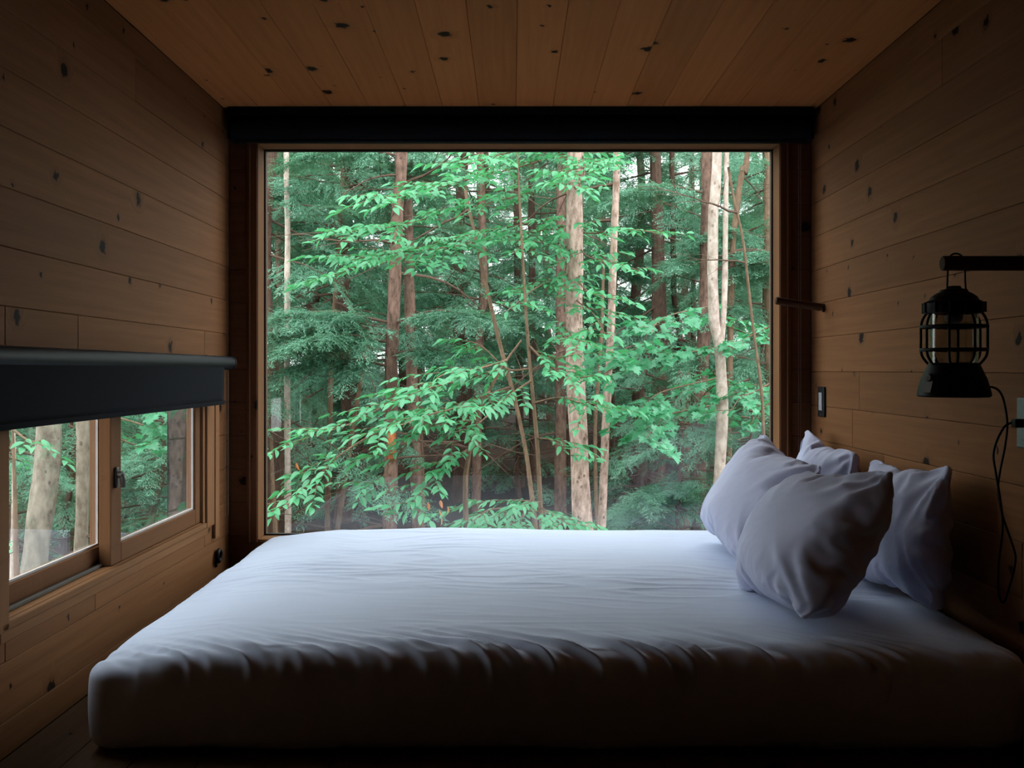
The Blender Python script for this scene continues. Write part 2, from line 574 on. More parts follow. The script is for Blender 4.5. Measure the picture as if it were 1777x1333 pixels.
# end wall boards
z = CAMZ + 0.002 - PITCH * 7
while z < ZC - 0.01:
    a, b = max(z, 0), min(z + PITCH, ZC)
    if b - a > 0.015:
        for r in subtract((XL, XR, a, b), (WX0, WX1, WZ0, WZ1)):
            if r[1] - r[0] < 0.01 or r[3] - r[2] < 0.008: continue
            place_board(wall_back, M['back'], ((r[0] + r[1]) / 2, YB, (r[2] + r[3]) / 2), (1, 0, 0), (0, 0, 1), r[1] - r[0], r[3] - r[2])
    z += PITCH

# ------------------------------------------------------------------ picture window (window_1)
def wood_bar(name, mat, parent, x0, x1, y0, y1, z0, z1, ch=0.0015):
    """bevelled bar whose local x is its long side (grain)"""
    d = [x1 - x0, y1 - y0, z1 - z0]
    c = Vector(((x0 + x1) / 2, (y0 + y1) / 2, (z0 + z1) / 2))
    k = d.index(max(d))
    ax = [Vector((1, 0, 0)), Vector((0, 1, 0)), Vector((0, 0, 1))]
    x = ax[k]; y = ax[(k + 1) % 3]; z = ax[(k + 2) % 3]
    a, b, cc = d[k], d[(k + 1) % 3], d[(k + 2) % 3]
    mb = MB(); mb.box(-a / 2, a / 2, -b / 2, b / 2, -cc / 2, cc / 2, ch)
    o = link(name, mb.mesh(name), M[mat], parent)
    m = Matrix((x, y, z)).transposed().to_4x4()
    m.translation = c
    o.matrix_basis = m
    return o

YG = 3.850
w1 = empty('window_1', (0, YB, WZ0), 'large fixed picture window facing the forest', None, None, 'structure')
rt = 0.012
y0_, y1_ = YB - 0.004, YB + 0.14
wood_bar('frame_jamb', 'trim', w1, WX0 - 0.0, WX0 + rt - 0.0105, y0_, y1_, WZ0, WZ1, 0.0005)
wood_bar('frame_jamb', 'trim', w1, WX1 - 0.0015, WX1, y0_, y1_, WZ0, WZ1, 0.0005)
wood_bar('frame_head', 'trim', w1, WX0 + 0.0016, WX1 - 0.0016, y0_, y1_, WZ1 - 0.0015, WZ1, 0.0005)
wood_bar('frame_sill', 'trim', w1, WX0 + 0.0016, WX1 - 0.0016, y0_, y1_, WZ0, WZ0 + 0.012, 0.001)
# casing strips and bead round the opening, on the room side
for (xa, xb) in ((WX0 - 0.026, WX0 - 0.001), (WX1 + 0.001, WX1 + 0.026)):
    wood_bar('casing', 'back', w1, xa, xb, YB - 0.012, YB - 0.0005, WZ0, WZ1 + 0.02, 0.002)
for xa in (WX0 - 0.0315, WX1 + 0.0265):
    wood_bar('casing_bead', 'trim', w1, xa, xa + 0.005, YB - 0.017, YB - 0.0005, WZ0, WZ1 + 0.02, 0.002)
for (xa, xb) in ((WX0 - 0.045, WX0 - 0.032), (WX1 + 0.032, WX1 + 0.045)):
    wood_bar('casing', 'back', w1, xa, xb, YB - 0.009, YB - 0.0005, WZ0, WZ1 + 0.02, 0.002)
mb = MB()
g = 0.006
mb.box(WX0 + 0.0016, WX0 + 0.0016 + g, YG - 0.006, YG + 0.012, WZ0 + 0.013, WZ1 - 0.002)
mb.box(WX1 - 0.0016 - g, WX1 - 0.0016, YG - 0.006, YG + 0.012, WZ0 + 0.013, WZ1 - 0.002)
mb.box(WX0 + 0.008, WX1 - 0.008, YG - 0.006, YG + 0.012, WZ1 - 0.002 - g, WZ1 - 0.002)
mb.box(WX0 + 0.008, WX1 - 0.008, YG - 0.006, YG + 0.012, WZ0 + 0.0125, WZ0 + 0.0185)
mb.build('glazing_gasket', M['gasket'], w1)
mb = MB(); mb.box(WX0 + 0.006, WX1 - 0.006, YG, YG + 0.006, WZ0 + 0.016, WZ1 - 0.006)
mb.build('pane', M['glass'], w1)

# ------------------------------------------------------------------ sliding side window (window_2)
w2 = empty('window_2', (XL, SY0, SZ0), 'low sliding side window with wooden sashes', None, None, 'structure')
# lining of the opening
wood_bar('frame_jamb', 'trim', w2, XL - 0.046, XL + 0.002, SY1 - 0.022, SY1, SZ0, SZ1)
wood_bar('outer_frame', 'gasket', w2, XL - 0.128, XL - 0.0465, SY1 - 0.023, SY1, SZ0, SZ1)
wood_bar('outer_mullion', 'gasket', w2, XL - 0.160, XL - 0.128, 2.88, 2.945, SZ0, SZ1)
wood_bar('frame_jamb', 'sash', w2, XL - 0.125, XL + 0.002, SY0, SY0 + 0.014, SZ0, SZ1)
wood_bar('frame_head', 'sash', w2, XL - 0.125, XL + 0.002, SY0 + 0.014, SY1 - 0.022, SZ1 - 0.02, SZ1)
wood_bar('frame_sill', 'trim', w2, XL - 0.125, XL - 0.004, SY0 + 0.014, SY1 - 0.022, SZ0, SZ0 + 0.006)
wood_bar('sill_edge', 'trim', w2, XL - 0.034, XL + 0.010, SY0 - 0.03, SY1 + 0.0, SZ0 - 0.016, SZ0 + 0.004, 0.004)
wood_bar('apron', 'trim', w2, XL, XL + 0.006, SY0 - 0.03, SY1 + 0.0, SZ0 - 0.042, SZ0 - 0.0165, 0.003)
wood_bar('casing', 'trim', w2, XL + 0.0003, XL + 0.010, SY1 + 0.002, SY1 + 0.085, SZ0 - 0.016, SZ1 + 0.03, 0.002)
wood_bar('casing_bead', 'trim', w2, XL + 0.0003, XL + 0.013, SY1 + 0.088, SY1 + 0.135, SZ0 - 0.07, SZ1 + 0.03, 0.003)
wood_bar('casing', 'trim', w2, XL + 0.0003, XL + 0.010, SY0 - 0.06, SY0 - 0.001, SZ0 - 0.016, SZ1 + 0.03, 0.002)

def sash(xa, xb, ya, yb, za, zb, sl, sr, rb, rtop):
    wood_bar('sash_stile', 'sash', w2, xa, xb, ya, ya + sl, za, zb, 0.003)
    wood_bar('sash_stile', 'sash', w2, xa, xb, yb - sr, yb, za, zb, 0.003)
    wood_bar('sash_rail', 'sash', w2, xa, xb, ya + sl, yb - sr, za, za + rb, 0.003)
    wood_bar('sash_rail', 'sash', w2, xa, xb, ya + sl, yb - sr, zb - rtop, zb, 0.003)
    xm = (xa + xb) / 2
    gy0, gy1, gz0, gz1 = ya + sl, yb - sr, za + rb, zb - rtop
    s = 0.006
    m2 = MB()
    m2.box(xb - 0.014, xb - 0.008, gy0, gy0 + s, gz0, gz1)
    m2.box(xb - 0.014, xb - 0.008, gy1 - s, gy1, gz0, gz1)
    m2.box(xb - 0.014, xb - 0.008, gy0 + s, gy1 - s, gz0, gz0 + s)
    m2.box(xb - 0.014, xb - 0.008, gy0 + s, gy1 - s, gz1 - s, gz1)
    m2.build('glazing_bead', M['liner'], w2)
    m3 = MB(); m3.box(xm - 0.002, xm + 0.002, gy0 - 0.004, gy1 + 0.004, gz0 - 0.004, gz1 + 0.004)
    m3.build('pane', M['glass'], w2)

# outer (sliding) sash on the left, inner sash on the right
sash(XL - 0.085, XL - 0.050, SY0 + 0.014, 2.76, SZ0 + 0.008, SZ1 - 0.021, 0.020, 0.055, 0.052, 0.04)
sash(XL - 0.042, XL - 0.008, 2.668, SY1 - 0.0225, SZ0 + 0.007, SZ1 - 0.021, 0.072, 0.050, 0.055, 0.04)
mb = MB(); mb.box(XL - 0.040, XL - 0.030, SY0 + 0.016, 2.66, SZ0 + 0.0065, SZ0 + 0.016, 0.001)
mb.build('slide_track', M['steel'], w2)
# latch on the meeting stile
lt = MB()
lt.box(XL - 0.0085, XL + 0.001, 2.688, 2.708, 0.520, 0.580, 0.004)
lo = lt.build('latch', M['steel'], w2)
lt = MB()
lt.tube([(XL + 0.001, 2.698, 0.558), (XL + 0.012, 2.698, 0.558)], 0.010, 14)
lt.tube([(XL + 0.010, 2.698, 0.560), (XL + 0.014, 2.699, 0.540), (XL + 0.014, 2.700, 0.522)], [0.008, 0.008, 0.006], 10)
smooth_by_angle(lt.build('latch_lever', M['steel'], lo))

# ------------------------------------------------------------------ roller blinds
def bead_chain(parent, x, y, z0, z1, gap):
    mb = MB()
    n = int((z1 - z0) / 0.0062)
    for s in (0, 1):
        for i in range(n):
            z = z0 + i * 0.0062
            xx = x + (s * gap)
            r = 0.0017
            b = len(mb.v)
            mb.v += [(xx + r, y, z), (xx - r, y, z), (xx, y + r, z), (xx, y - r, z), (xx, y, z + r), (xx, y, z - r)]
            for q in ((0, 2, 4), (2, 1, 4), (1, 3, 4), (3, 0, 4), (2, 0, 5), (1, 2, 5), (3, 1, 5), (0, 3, 5)):
                mb.f.append(tuple(b + k for k in q))
    o = mb.build('bead_chain', M['chain'], parent)
    o['kind'] = 'stuff'
    return o

rb1 = empty('roller_blind', (0.02, 3.70, 1.87), 'wide black roller blind rolled up above the picture window', 'blind')
X0, X1 = -1.098, 1.158
zc, yc, rr_ = 1.797, 3.702, 0.047
MBt = MB().tube([(X0 + 0.012, yc, zc), (X1 - 0.012, yc, zc)], rr_, 36)
smooth_by_angle(MBt.build('fabric_roll', M['shade'], rb1))
mb = MB(); mb.box(X0 + 0.02, X1 - 0.02, yc + 0.006, yc + 0.009, 1.752, 1.80)
mb.build('blind_cloth', M['shade'], rb1)
mb = MB().tube([(X0 + 0.02, yc + 0.004, 1.748), (X1 - 0.02, yc + 0.004, 1.748)], 0.010, 14)
smooth_by_angle(mb.build('hem_bar', M['shade_tube'], rb1))
mb = MB(); mb.box(X0 + 0.004, X1 - 0.004, 3.655, YB - 0.001, 1.838, ZC - 0.001, 0.002)
mb.build('head_rail', M['shade_tube'], rb1)
for xa in (X0, X1 - 0.012):
    mb = MB(); mb.box(xa, xa + 0.012, 3.658, YB - 0.001, 1.744, ZC - 0.0015, 0.003)
    mb.build('end_bracket', M['black'], rb1)
bead_chain(rb1, 1.120, YB - 0.022, 0.36, 1.745, 0.0085)

rb2 = empty('roller_blind', (XL + 0.03, 2.7, 0.90), 'short black roller blind half covering the low side window', 'blind')
bx = XL + 0.034
mb = MB().tube([(bx, 1.55, 0.8815), (bx, 3.640, 0.8815)], 0.0255, 28)
smooth_by_angle(mb.build('fabric_roll', M['shade_tube'], rb2))
mb = MB().tube([(bx, 3.640, 0.8815), (bx, 3.650, 0.8815)], 0.0275, 28)
smooth_by_angle(mb.build('end_cap', M['black'], rb2))
mb = MB(); mb.box(XL + 0.011, bx + 0.01, 3.642, 3.652, 0.868, 0.895, 0.002)
mb.build('end_bracket', M['black'], rb2)
# cloth with a very slight wave
cl = MB()
nY, nZ = 60, 8
for j in range(nZ + 1):
    for i in range(nY + 1):
        y = 1.56 + (3.512 - 1.56) * i / nY
        z = 0.8815 - j / nZ * (0.8815 - 0.7385)
        cl.v.append((bx + 0.019 + 0.002 * math.sin(y * 5) * j / nZ, y, z))
for j in range(nZ):
    for i in range(nY):
        a = j * (nY + 1) + i
        cl.f.append((a, a + 1, a + nY + 2, a + nY + 1))
co = cl.build('blind_cloth', M['shade'], rb2, True)
sm = co.modifiers.new('thick', 'SOLIDIFY'); sm.thickness = 0.0015
mb = MB(); mb.box(bx + 0.0155, bx + 0.0235, 1.56, 3.512, 0.728, 0.7415, 0.002)
mb.build('hem_bar', M['shade'], rb2)
bead_chain(rb2, XL + 0.022, 3.632, 0.30, 0.87, 0.012)

# chain holder on the left wall below the side window
ch = empty('chain_holder', (XL, 3.59, 0.152), 'small black ring holding the blind chain on the left wall', 'chain holder')
p = Vector((XL, 3.585, 0.155))
mb = MB().ring((XL + 0.012, p.y, p.z), 0.021, 0.008, 0, 28, 10)
smooth_by_angle(mb.build('ring', M['black'], ch))
mb = MB().tube([(XL + 0.0005, p.y, p.z + 0.004), (XL + 0.012, p.y, p.z + 0.004)], 0.009, 16)
smooth_by_angle(mb.build('screw_cap', M['steel'], ch))
mb = MB(); mb.box(XL + 0.0004, XL + 0.006, p.y - 0.010, p.y + 0.010, p.z - 0.042, p.z + 0.018, 0.002)
mb.build('back_plate', M['black'], ch)

# ------------------------------------------------------------------ bed
def rounded_box(x0, x1, y0, y1, z0, z1, r, nx, ny, nz):
    hx, hy, hz = (x1 - x0) / 2, (y1 - y0) / 2, (z1 - z0) / 2
    V, Fs = [], []
    def face(na, nb, fn):
        b = len(V)
        for j in range(nb + 1):
            for i in range(na + 1):
                V.append(fn(-1 + 2 * i / na, -1 + 2 * j / nb))
        for j in range(nb):
            for i in range(na):
                a = b + j * (na + 1) + i
                Fs.append((a, a + 1, a + na + 2, a + na + 1))
    face(nx, ny, lambda a, b: (a * hx, b * hy, hz))
    face(ny, nx, lambda a, b: (b * hx, a * hy, -hz))
    face(nx, nz, lambda a, b: (a * hx, -hy, b * hz))
    face(nz, nx, lambda a, b: (b * hx, hy, a * hz))
    face(ny, nz, lambda a, b: (hx, a * hy, b * hz))
    face(nz, ny, lambda a, b: (-hx, b * hy, a * hz))
    P = np.array(V)
    q = np.clip(P, [-hx + r[0], -hy + r[0], -hz + r[1]], [hx - r[0], hy - r[0], hz - r[1]])
    d = P - q
    sc = np.array([r[0], r[0], r[1]])
    dn = d / sc
    ln = np.linalg.norm(dn, axis=1)
    k = np.where(ln > 1e-9, np.maximum(np.abs(dn).max(axis=1), 1e-9) / np.maximum(ln, 1e-9), 0)
    P = q + d * k[:, None]
    P += np.array([(x0 + x1) / 2, (y0 + y1) / 2, (z0 + z1) / 2])
    return P, Fs

BX0, BX1, BY0, BY1, BZ = -0.950, 1.148, 2.105, 3.722, 0.240
P, Fs = rounded_box(BX0, BX1, BY0, BY1, 0.002, BZ, (0.058, 0.044), 420, 300, 30)
me = bpy.data.meshes.new('sheet')
me.from_pydata(P.tolist(), [], Fs)
bm = bmesh.new(); bm.from_mesh(me)
bmesh.ops.remove_doubles(bm, verts=bm.verts[:], dist=1e-5)
bm.to_mesh(me); bm.free()
me.update()
co = np.empty(len(me.vertices) * 3); me.vertices.foreach_get('co', co)
no = np.empty(len(me.vertices) * 3); me.vertices.foreach_get('normal', no)
co = co.reshape(-1, 3); no = no.reshape(-1, 3)
NV = noise.noise

def ridge(a, b, c=0.0):
    return 1.0 - abs(NV(Vector((a, b, c)))) * 2.2

disp = np.zeros(len(co)); dz = np.zeros(len(co))
for i in range(len(co)):
    x, y, z = co[i]
    top = max(0.0, no[i][2])
    edge = y - BY0
    wx = x + 0.10 * NV(Vector((x * 2.2, y * 2.2, 5.0)))
    h = 0.0
    if top > 0.02:
        # broad dips, then long creases across the bed, strongest in the middle
        h += 0.007 * NV(Vector((x * 1.7, y * 2.4, 1.0)))
        cr = ridge(x * 3.4 + 0.3 * y, y * 15 + 1.2 * NV(Vector((x * 3, y * 3, 9))), 2.0)
        mask = max(0.0, NV(Vector((x * 1.3 + 3, y * 1.9, 4.0))) + 0.22)
        h += 0.0120 * mask * max(0.0, cr - 0.45)
        h += 0.0022 * ridge(x * 5 + y * 2, y * 24, 7.0) * max(0.0, NV(Vector((x * 2.4, y * 3.1, 8))) + 0.25)
        h *= top
    # gathers running over the front edge
    if edge < 0.32 and z > 0.10:
        w = math.exp(-((edge - 0.035) / 0.085) ** 2) * min(1.0, max(0.0, (z - 0.15) / 0.06))
        amp = 0.35 + 0.9 * max(0.0, NV(Vector((x * 1.4, 0.5, 3.0))) + 0.45)
        u = x * 15 + edge * 34 * (0.6 + NV(Vector((x * 1.1, 1.0, 6.0))))
        h += 0.0150 * w * amp * (ridge(u, edge * 4.0, 1.5) - 0.45)
        h += 0.0060 * w * NV(Vector((x * 38 + edge * 40, edge * 12, 2.5)))
    if no[i][1] < -0.3 or no[i][0] < -0.3:
        h += 0.006 * NV(Vector((x * 4 + y * 4 + z * 6, z * 3, 12.0)))
        h += 0.010 * math.sin(min(1, max(0, z / BZ)) * math.pi)        # the mattress bellies out
    disp[i] = h
    # corners and ends of the soft top fall away a little
    ex = min(x - BX0, BX1 - x)
    dz[i] = -0.030 * math.exp(-(ex / 0.16) ** 2) * (z / BZ) * (1 if x < 0 else 0.3) - 0.006 * math.exp(-(edge / 0.16) ** 2) * (z / BZ)
    dz[i] += -0.009 * math.exp(-(((x - 0.95) / 0.35) ** 2)) * top
co2 = co + no * disp[:, None]
co2[:, 2] += dz
# tuck the lower edge under
low = np.clip((0.055 - co2[:, 2]) / 0.055, 0, 1)
co2[:, 2] = np.maximum(co2[:, 2], 0.001)
me.vertices.foreach_set('co', co2.ravel()); me.update()
bed = link('bed_mattress', me, M['sheet'], None, True)
tag(bed, 'low mattress under a pale fitted sheet coloured with bluish sky light, beneath the picture window', 'bed')

# ------------------------------------------------------------------ pillows (inflated as cloth, then set in place)
def inflate_pillow(seed, lx=0.66, ly=0.48, pressure=5.0, frames=34):
    rr = random.Random(seed)
    nx, ny = 58, 42
    V, Fs = [], []
    idx = {}
    def vid(i, j, s):
        on_edge = i in (0, nx) or j in (0, ny)
        k = (i, j, 0 if on_edge else s)
        if k not in idx:
            idx[k] = len(V)
            u, v = i / nx * 2 - 1, j / ny * 2 - 1
            h = 0 if on_edge else s * (0.012 + 0.035 * (1 - u * u) * (1 - v * v))
            cr = 1 - 0.05 * (u * v) ** 4
            V.append((u * lx / 2 * (1 + 0.05 * (1 - v * v)) * cr, v * ly / 2 * (1 + 0.06 * (1 - u * u)) * cr, h + rr.uniform(-0.0015, 0.0015)))
        return idx[k]
    for s in (1, -1):
        for j in range(ny):
            for i in range(nx):
                q = [vid(i, j, s), vid(i + 1, j, s), vid(i + 1, j + 1, s), vid(i, j + 1, s)]
                Fs.append(q if s > 0 else q[::-1])
    me = bpy.data.meshes.new('pillow_cloth')
    me.from_pydata(V, [], Fs); me.update()
    o = bpy.data.objects.new('pillow_tmp', me); COL.objects.link(o)
    md = o.modifiers.new('c', 'CLOTH')
    st = md.settings
    st.quality = 6
    st.mass = 0.25
    st.tension_stiffness = 18; st.compression_stiffness = 18; st.shear_stiffness = 8
    st.bending_stiffness = 0.08
    st.air_damping = 2.0
    st.use_pressure = True
    st.uniform_pressure_force = pressure
    st.shrink_min = -0.03
    st.effector_weights.gravity = 0.0
    md.collision_settings.use_collision = False
    md.point_cache.frame_start = 1; md.point_cache.frame_end = frames
    for f in range(1, frames + 1):
        SC.frame_set(f)
    dg = bpy.context.evaluated_depsgraph_get()
    ev = o.evaluated_get(dg)
    A = np.array([v.co[:] for v in ev.data.vertices])
    bpy.data.objects.remove(o)
    SC.frame_set(1)
    ok = np.isfinite(A).all() and np.abs(A).max() < 0.6
    if not ok:
        A = np.array(V)
        u = A[:, 0] / (lx / 2); v = A[:, 1] / (ly / 2)
        A[:, 2] = np.sign(A[:, 2]) * 0.085 * (np.clip((1 - u * u) * (1 - v * v), 0, 1)) ** 0.4
    print('PILLOW', ok, A.min(0), A.max(0))
    return A, Fs

PIL = [inflate_pillow(1), inflate_pillow(2)]

def make_pillow(which, label, base, az, lean, flip=False, bend=0.0, sag=0.0, thick=1.0, roll=0.0, seed=0, size=1.0):
    """base: middle of the bottom edge on the sheet; az: direction the face looks (deg, 0 = +x); lean: backward tilt"""
    A, Fs = PIL[which]
    A = A.copy() * size
    if flip: A[:, 0] *= -1
    A[:, 2] *= thick
    # bending round the vertical axis, sag towards the bottom, extra creases
    u = A[:, 0] / 0.35
    v = A[:, 1] / 0.25
    A[:, 2] += bend * u * u
    A[:, 2] *= 1 + sag * (-v) * 0.5
    A[:, 1] -= sag * 0.03 * (1 - u * u)
    hx, hy = 0.31 * size, 0.225 * size
    for i in range(len(A)):
        x, y, z = A[i]
        sg = 1 if z > 0 else -1
        a = Vector((x * 5 + seed, y * 5, sg * 2.0))
        h = 0.012 * NV(a)
        ex, ey = hx - abs(x), hy - abs(y)             # distance to the seams
        # gathers that run in from each seam
        kx = math.exp(-(max(ex, 0) / 0.075) ** 2) * min(1, max(ex, 0) / 0.018)
        ky = math.exp(-(max(ey, 0) / 0.065) ** 2) * min(1, max(ey, 0) / 0.018)
        h += 0.016 * kx * (ridge(y * 15 + seed, x * 3, sg + 1.5) - 0.5)
        h += 0.016 * ky * (ridge(x * 15 + seed, y * 3, sg + 4.5) - 0.5)
        # fans of creases out of the corners
        rr = math.hypot(ex, ey)
        th = math.atan2(ey, ex)
        k = math.exp(-(rr / 0.17) ** 2) * min(1, rr / 0.05)
        h += 0.017 * k * (ridge(th * 3.4 + seed, rr * 3, sg + 7.5) - 0.5)
        # a few long slack folds over the face
        m = max(0.0, NV(Vector((x * 4 + seed * 2, y * 4, sg + 9.0))) + 0.1)
        h += 0.020 * m * max(0.0, ridge((x + y) * 6 + seed, (x - y) * 2.2, sg + 11.0) - 0.3)
        A[i][2] += sg * h
    if roll:
        c, s = math.cos(math.radians(roll)), math.sin(math.radians(roll))
        A[:, :2] = A[:, :2] @ np.array([[c, s], [-s, c]])
    bottom = A[:, 1].min()
    A[:, 1] -= bottom
    n = Vector((math.cos(math.radians(az)), math.sin(math.radians(az)), 0))
    side = Vector((0, 0, 1)).cross(n).normalized()
    le = math.radians(lean)
    up = Vector((0, 0, 1)) * math.cos(le) - n * math.sin(le)
    nn = n * math.cos(le) + Vector((0, 0, 1)) * math.sin(le)
    m = Matrix((side, up, nn)).transposed()
    R = np.array(m)
    Wd = A @ R.T
    zmin = Wd[:, 2].min()
    Wd[:, 2] += -zmin
    loc = Vector(base)
    me = bpy.data.meshes.new('pillow')
    me.from_pydata(Wd.tolist(), [], Fs if not flip else [f[::-1] for f in Fs]); me.update()
    o = link('pillow', me, M['pillow'], None, True)
    o.location = loc
    ss = o.modifiers.new('s', 'SUBSURF'); ss.levels = 1; ss.render_levels = 1
    return tag(o, label, 'pillow', 'bed pillows')

make_pillow(0, 'pillow against the wall, its pointed corner showing beside the window frame', (1.052, 3.33, 0.220), 180, 7, roll=-4, seed=1, thick=0.58, size=0.86)
make_pillow(1, 'pillow standing in shadow at the right, against the wall under the cable', (1.050, 2.64, 0.220), 180, 7, roll=3, seed=4, thick=0.58, flip=True, size=0.84)
make_pillow(1, 'brightest pillow, leaning nearest the picture window', (0.690, 3.15, 0.216), 187, 31, roll=-7, seed=7, bend=-0.02, sag=0.25, size=0.92, thick=0.9)
make_pillow(0, 'large front pillow, half in shadow, leaning at the near side of the bed', (0.640, 2.50, 0.216), 180, 33, roll=7, seed=9, bend=-0.02, sag=0.3, flip=True, size=0.92, thick=0.92)

# ------------------------------------------------------------------ wall fittings on the right wall
def peg(y, z, length, rad, tilt, label):
    e = empty('wall_peg', (XR, y, z), label, 'peg', 'wooden wall pegs')
    a = Vector((XR - 0.001, y, z))
    d = Vector((-math.cos(math.radians(tilt)), 0, math.sin(math.radians(tilt))))
    mb = MB()
    pts = [(0, 0, 0), (length - 0.004, 0, 0), (length - 0.001, 0, 0), (length, 0, 0)]
    mb.tube(pts, [rad, rad, rad * 0.93, rad * 0.80], 24)
    o = smooth_by_angle(mb.build('dowel', M['peg'], e))
    x = d; y_ = Vector((0, 1, 0)); z_ = x.cross(y_)
    m = Matrix((x, y_, z_)).transposed().to_4x4(); m.translation = a + d * 0.012
    o.matrix_basis = m
    mb = MB()
    mb.tube([(XR - 0.0005, y, z), (XR - 0.006, y, z)], [rad * 1.15, rad * 1.1], 24)
    smooth_by_angle(mb.build('collar', M['peg'], e))
    return e

peg(3.60, 1.090, 0.172, 0.0145, 8.5, 'wooden dowel peg jutting from the right wall beside the picture window')
peg(2.17, 1.098, 0.186, 0.0170, 0.0, 'dark wooden dowel peg carrying the lantern')

# switch
sw = empty('light_switch', (XR, 3.615, 0.785), 'slim black light switch with a pale rocker below the small peg', 'switch')
mb = MB(); mb.box(XR - 0.008, XR - 0.0004, 3.577, 3.653, 0.677 + 0.0, 0.791, 0.003)
mb.build('switch_plate', M['black'], sw)
mb = MB(); mb.box(XR - 0.0105, XR - 0.0075, 3.598, 3.634, 0.701, 0.769, 0.0015)
mb.build('rocker', M['rocker'], sw)
for zz in (0.685, 0.783):
    mb = MB().tube([(XR - 0.0095, 3.615, zz), (XR - 0.0075, 3.615, zz)], 0.003, 10)
    mb.build('screw', M['steel'], sw)

# socket
so = empty('power_socket', (XR, 2.18, 0.735), 'grey power socket on the right wall at the edge of view', 'socket')
SYc, SZc = 2.176, 0.733
mb = MB(); mb.box(XR - 0.007, XR - 0.0004, SYc - 0.036, SYc + 0.036, SZc - 0.058, SZc + 0.058, 0.003)
mb.build('socket_plate', M['plate'], so)
for dzz in (-0.024, 0.024):
    mb = MB(); mb.box(XR - 0.0095, XR - 0.0065, SYc - 0.017, SYc + 0.017, SZc + dzz - 0.015, SZc + dzz + 0.015, 0.0015)
    mb.build('outlet_face', M['plate'], so)
mb = MB().tube([(XR - 0.009, SYc, SZc), (XR - 0.0065, SYc, SZc)], 0.003, 10)
mb.build('screw', M['steel'], so)

# ------------------------------------------------------------------ lantern
def lantern():
    LY = 2.17
    s = LY / F                                   # metres per pixel at the lantern
    cx = (1655 - PX) * s
    def zz(py): return CAMZ - (py - PY) * s
    e = empty('camping_lantern', (cx, LY, zz(688)), 'black camping lantern with wire cage hanging from the dark peg', 'lantern')
    c0 = (cx, LY, 0)
    base = [(10, 689), (57, 689), (60, 686), (59, 680), (53, 658), (45, 640), (42, 633), (40, 630), (20, 629)]
    mb = MB().lathe([(r * s, zz(p)) for r, p in base], 40, c0)
    smooth_by_angle(mb.build('base', M['black'], e), 35)
    cap = [(38, 545), (47, 544), (49, 540), (49, 527), (46, 524), (40, 521), (38, 516), (30, 510), (24, 507), (22, 503), (13, 501), (11, 497), (4, 496)]
    mb = MB().lathe([(r * s, zz(p)) for r, p in cap], 40, c0)
    co = smooth_by_angle(mb.build('cap', M['black'], e), 35)
    for k in range(12):                           # ribs round the cap flange
        a = 2 * math.pi * k / 12
        q = Vector((math.cos(a), math.sin(a), 0))
        mb = MB().tube([Vector((cx, LY, zz(543))) + q * 48.5 * s, Vector((cx, LY, zz(525))) + q * 48.5 * s], 3.2 * s, 8)
        smooth_by_angle(mb.build('cap_rib', M['black'], co))
    # glass chimney with thickness
    mb = MB()
    R1, R0 = 39 * s, 37 * s
    n = 40
    for r, p in ((R1, 631), (R1, 543), (R0, 543), (R0, 631)):
        for k in range(n):
            a = 2 * math.pi * k / n
            mb.v.append((cx + r * math.cos(a), LY + r * math.sin(a), zz(p)))
    for i in range(4):
        for k in range(n):
            mb.f.append((i * n + k, i * n + (k + 1) % n, ((i + 1) % 4) * n + (k + 1) % n, ((i + 1) % 4) * n + k))
    smooth_by_angle(mb.build('glass_chimney', M['globe'], e))
    # lamp core
    mb = MB().lathe([(5 * s, zz(545)), (15 * s, zz(548)), (14 * s, zz(556)), (9 * s, zz(561))][::-1], 20, c0)
    smooth_by_angle(mb.build('light_module', M['rocker'], e), 50)
    for p in (567, 607):
        mb = MB().ring((cx, LY, zz(p)), 53 * s, 3.0 * s, 2, 48, 10)
        smooth_by_angle(mb.build('cage_ring', M['black'], e), 180)
    for k in range(8):
        a = 2 * math.pi * (k + 0.28) / 8
        q = Vector((math.cos(a), math.sin(a), 0))
        pr = [(40, 540), (46, 546), (51, 556), (53, 567), (53, 588), (53, 607), (51, 618), (46, 626), (41, 632)]
        mb = MB().tube(spline([Vector((cx, LY, zz(p))) + q * r * s for r, p in pr], 22), 2.3 * s, 8)
        smooth_by_angle(mb.build('cage_wire', M['black'], e), 180)
    mb = MB()
    pth = [W(1643, 512, LY), W(1644, 490, LY), W(1645, 465, LY), W(1648, 446, LY), W(1659, 440, LY), W(1670, 446, LY), W(1674, 465, LY), W(1675, 490, LY), W(1677, 512, LY)]
    mb.tube(spline(pth, 40), 0.0022, 8)
    smooth_by_angle(mb.build('bail_handle', M['black'], e), 180)
    mb = MB().lathe([(2 * s, 0), (7 * s, 0.001), (7 * s, 0.008), (5.5 * s, 0.010)], 16)
    o = mb.build('knob', M['steel'], e)
    q = Vector((-0.93, -0.36, 0)).normalized()
    m = Matrix((q.orthogonal().normalized(), q.cross(q.orthogonal().normalized()), q)).transposed().to_4x4()
    m.translation = Vector((cx, LY, zz(655))) + q * 50 * s
    o.matrix_basis = m
    mb = MB(); mb.box(-0.011, 0.011, -0.018, 0.018, 0, 0.002, 0.0008)
    o = mb.build('badge', M['steel'], e)
    q2 = (q + Vector((0, 0, 0.32))).normalized()
    t = Vector((0, 0, 1)).cross(q2).normalized()
    m = Matrix((t, q2.cross(t), q2)).transposed().to_4x4()
    m.translation = Vector((cx, LY, zz(668))) + q * 55 * s
    o.matrix_basis = m
    return e
lantern()

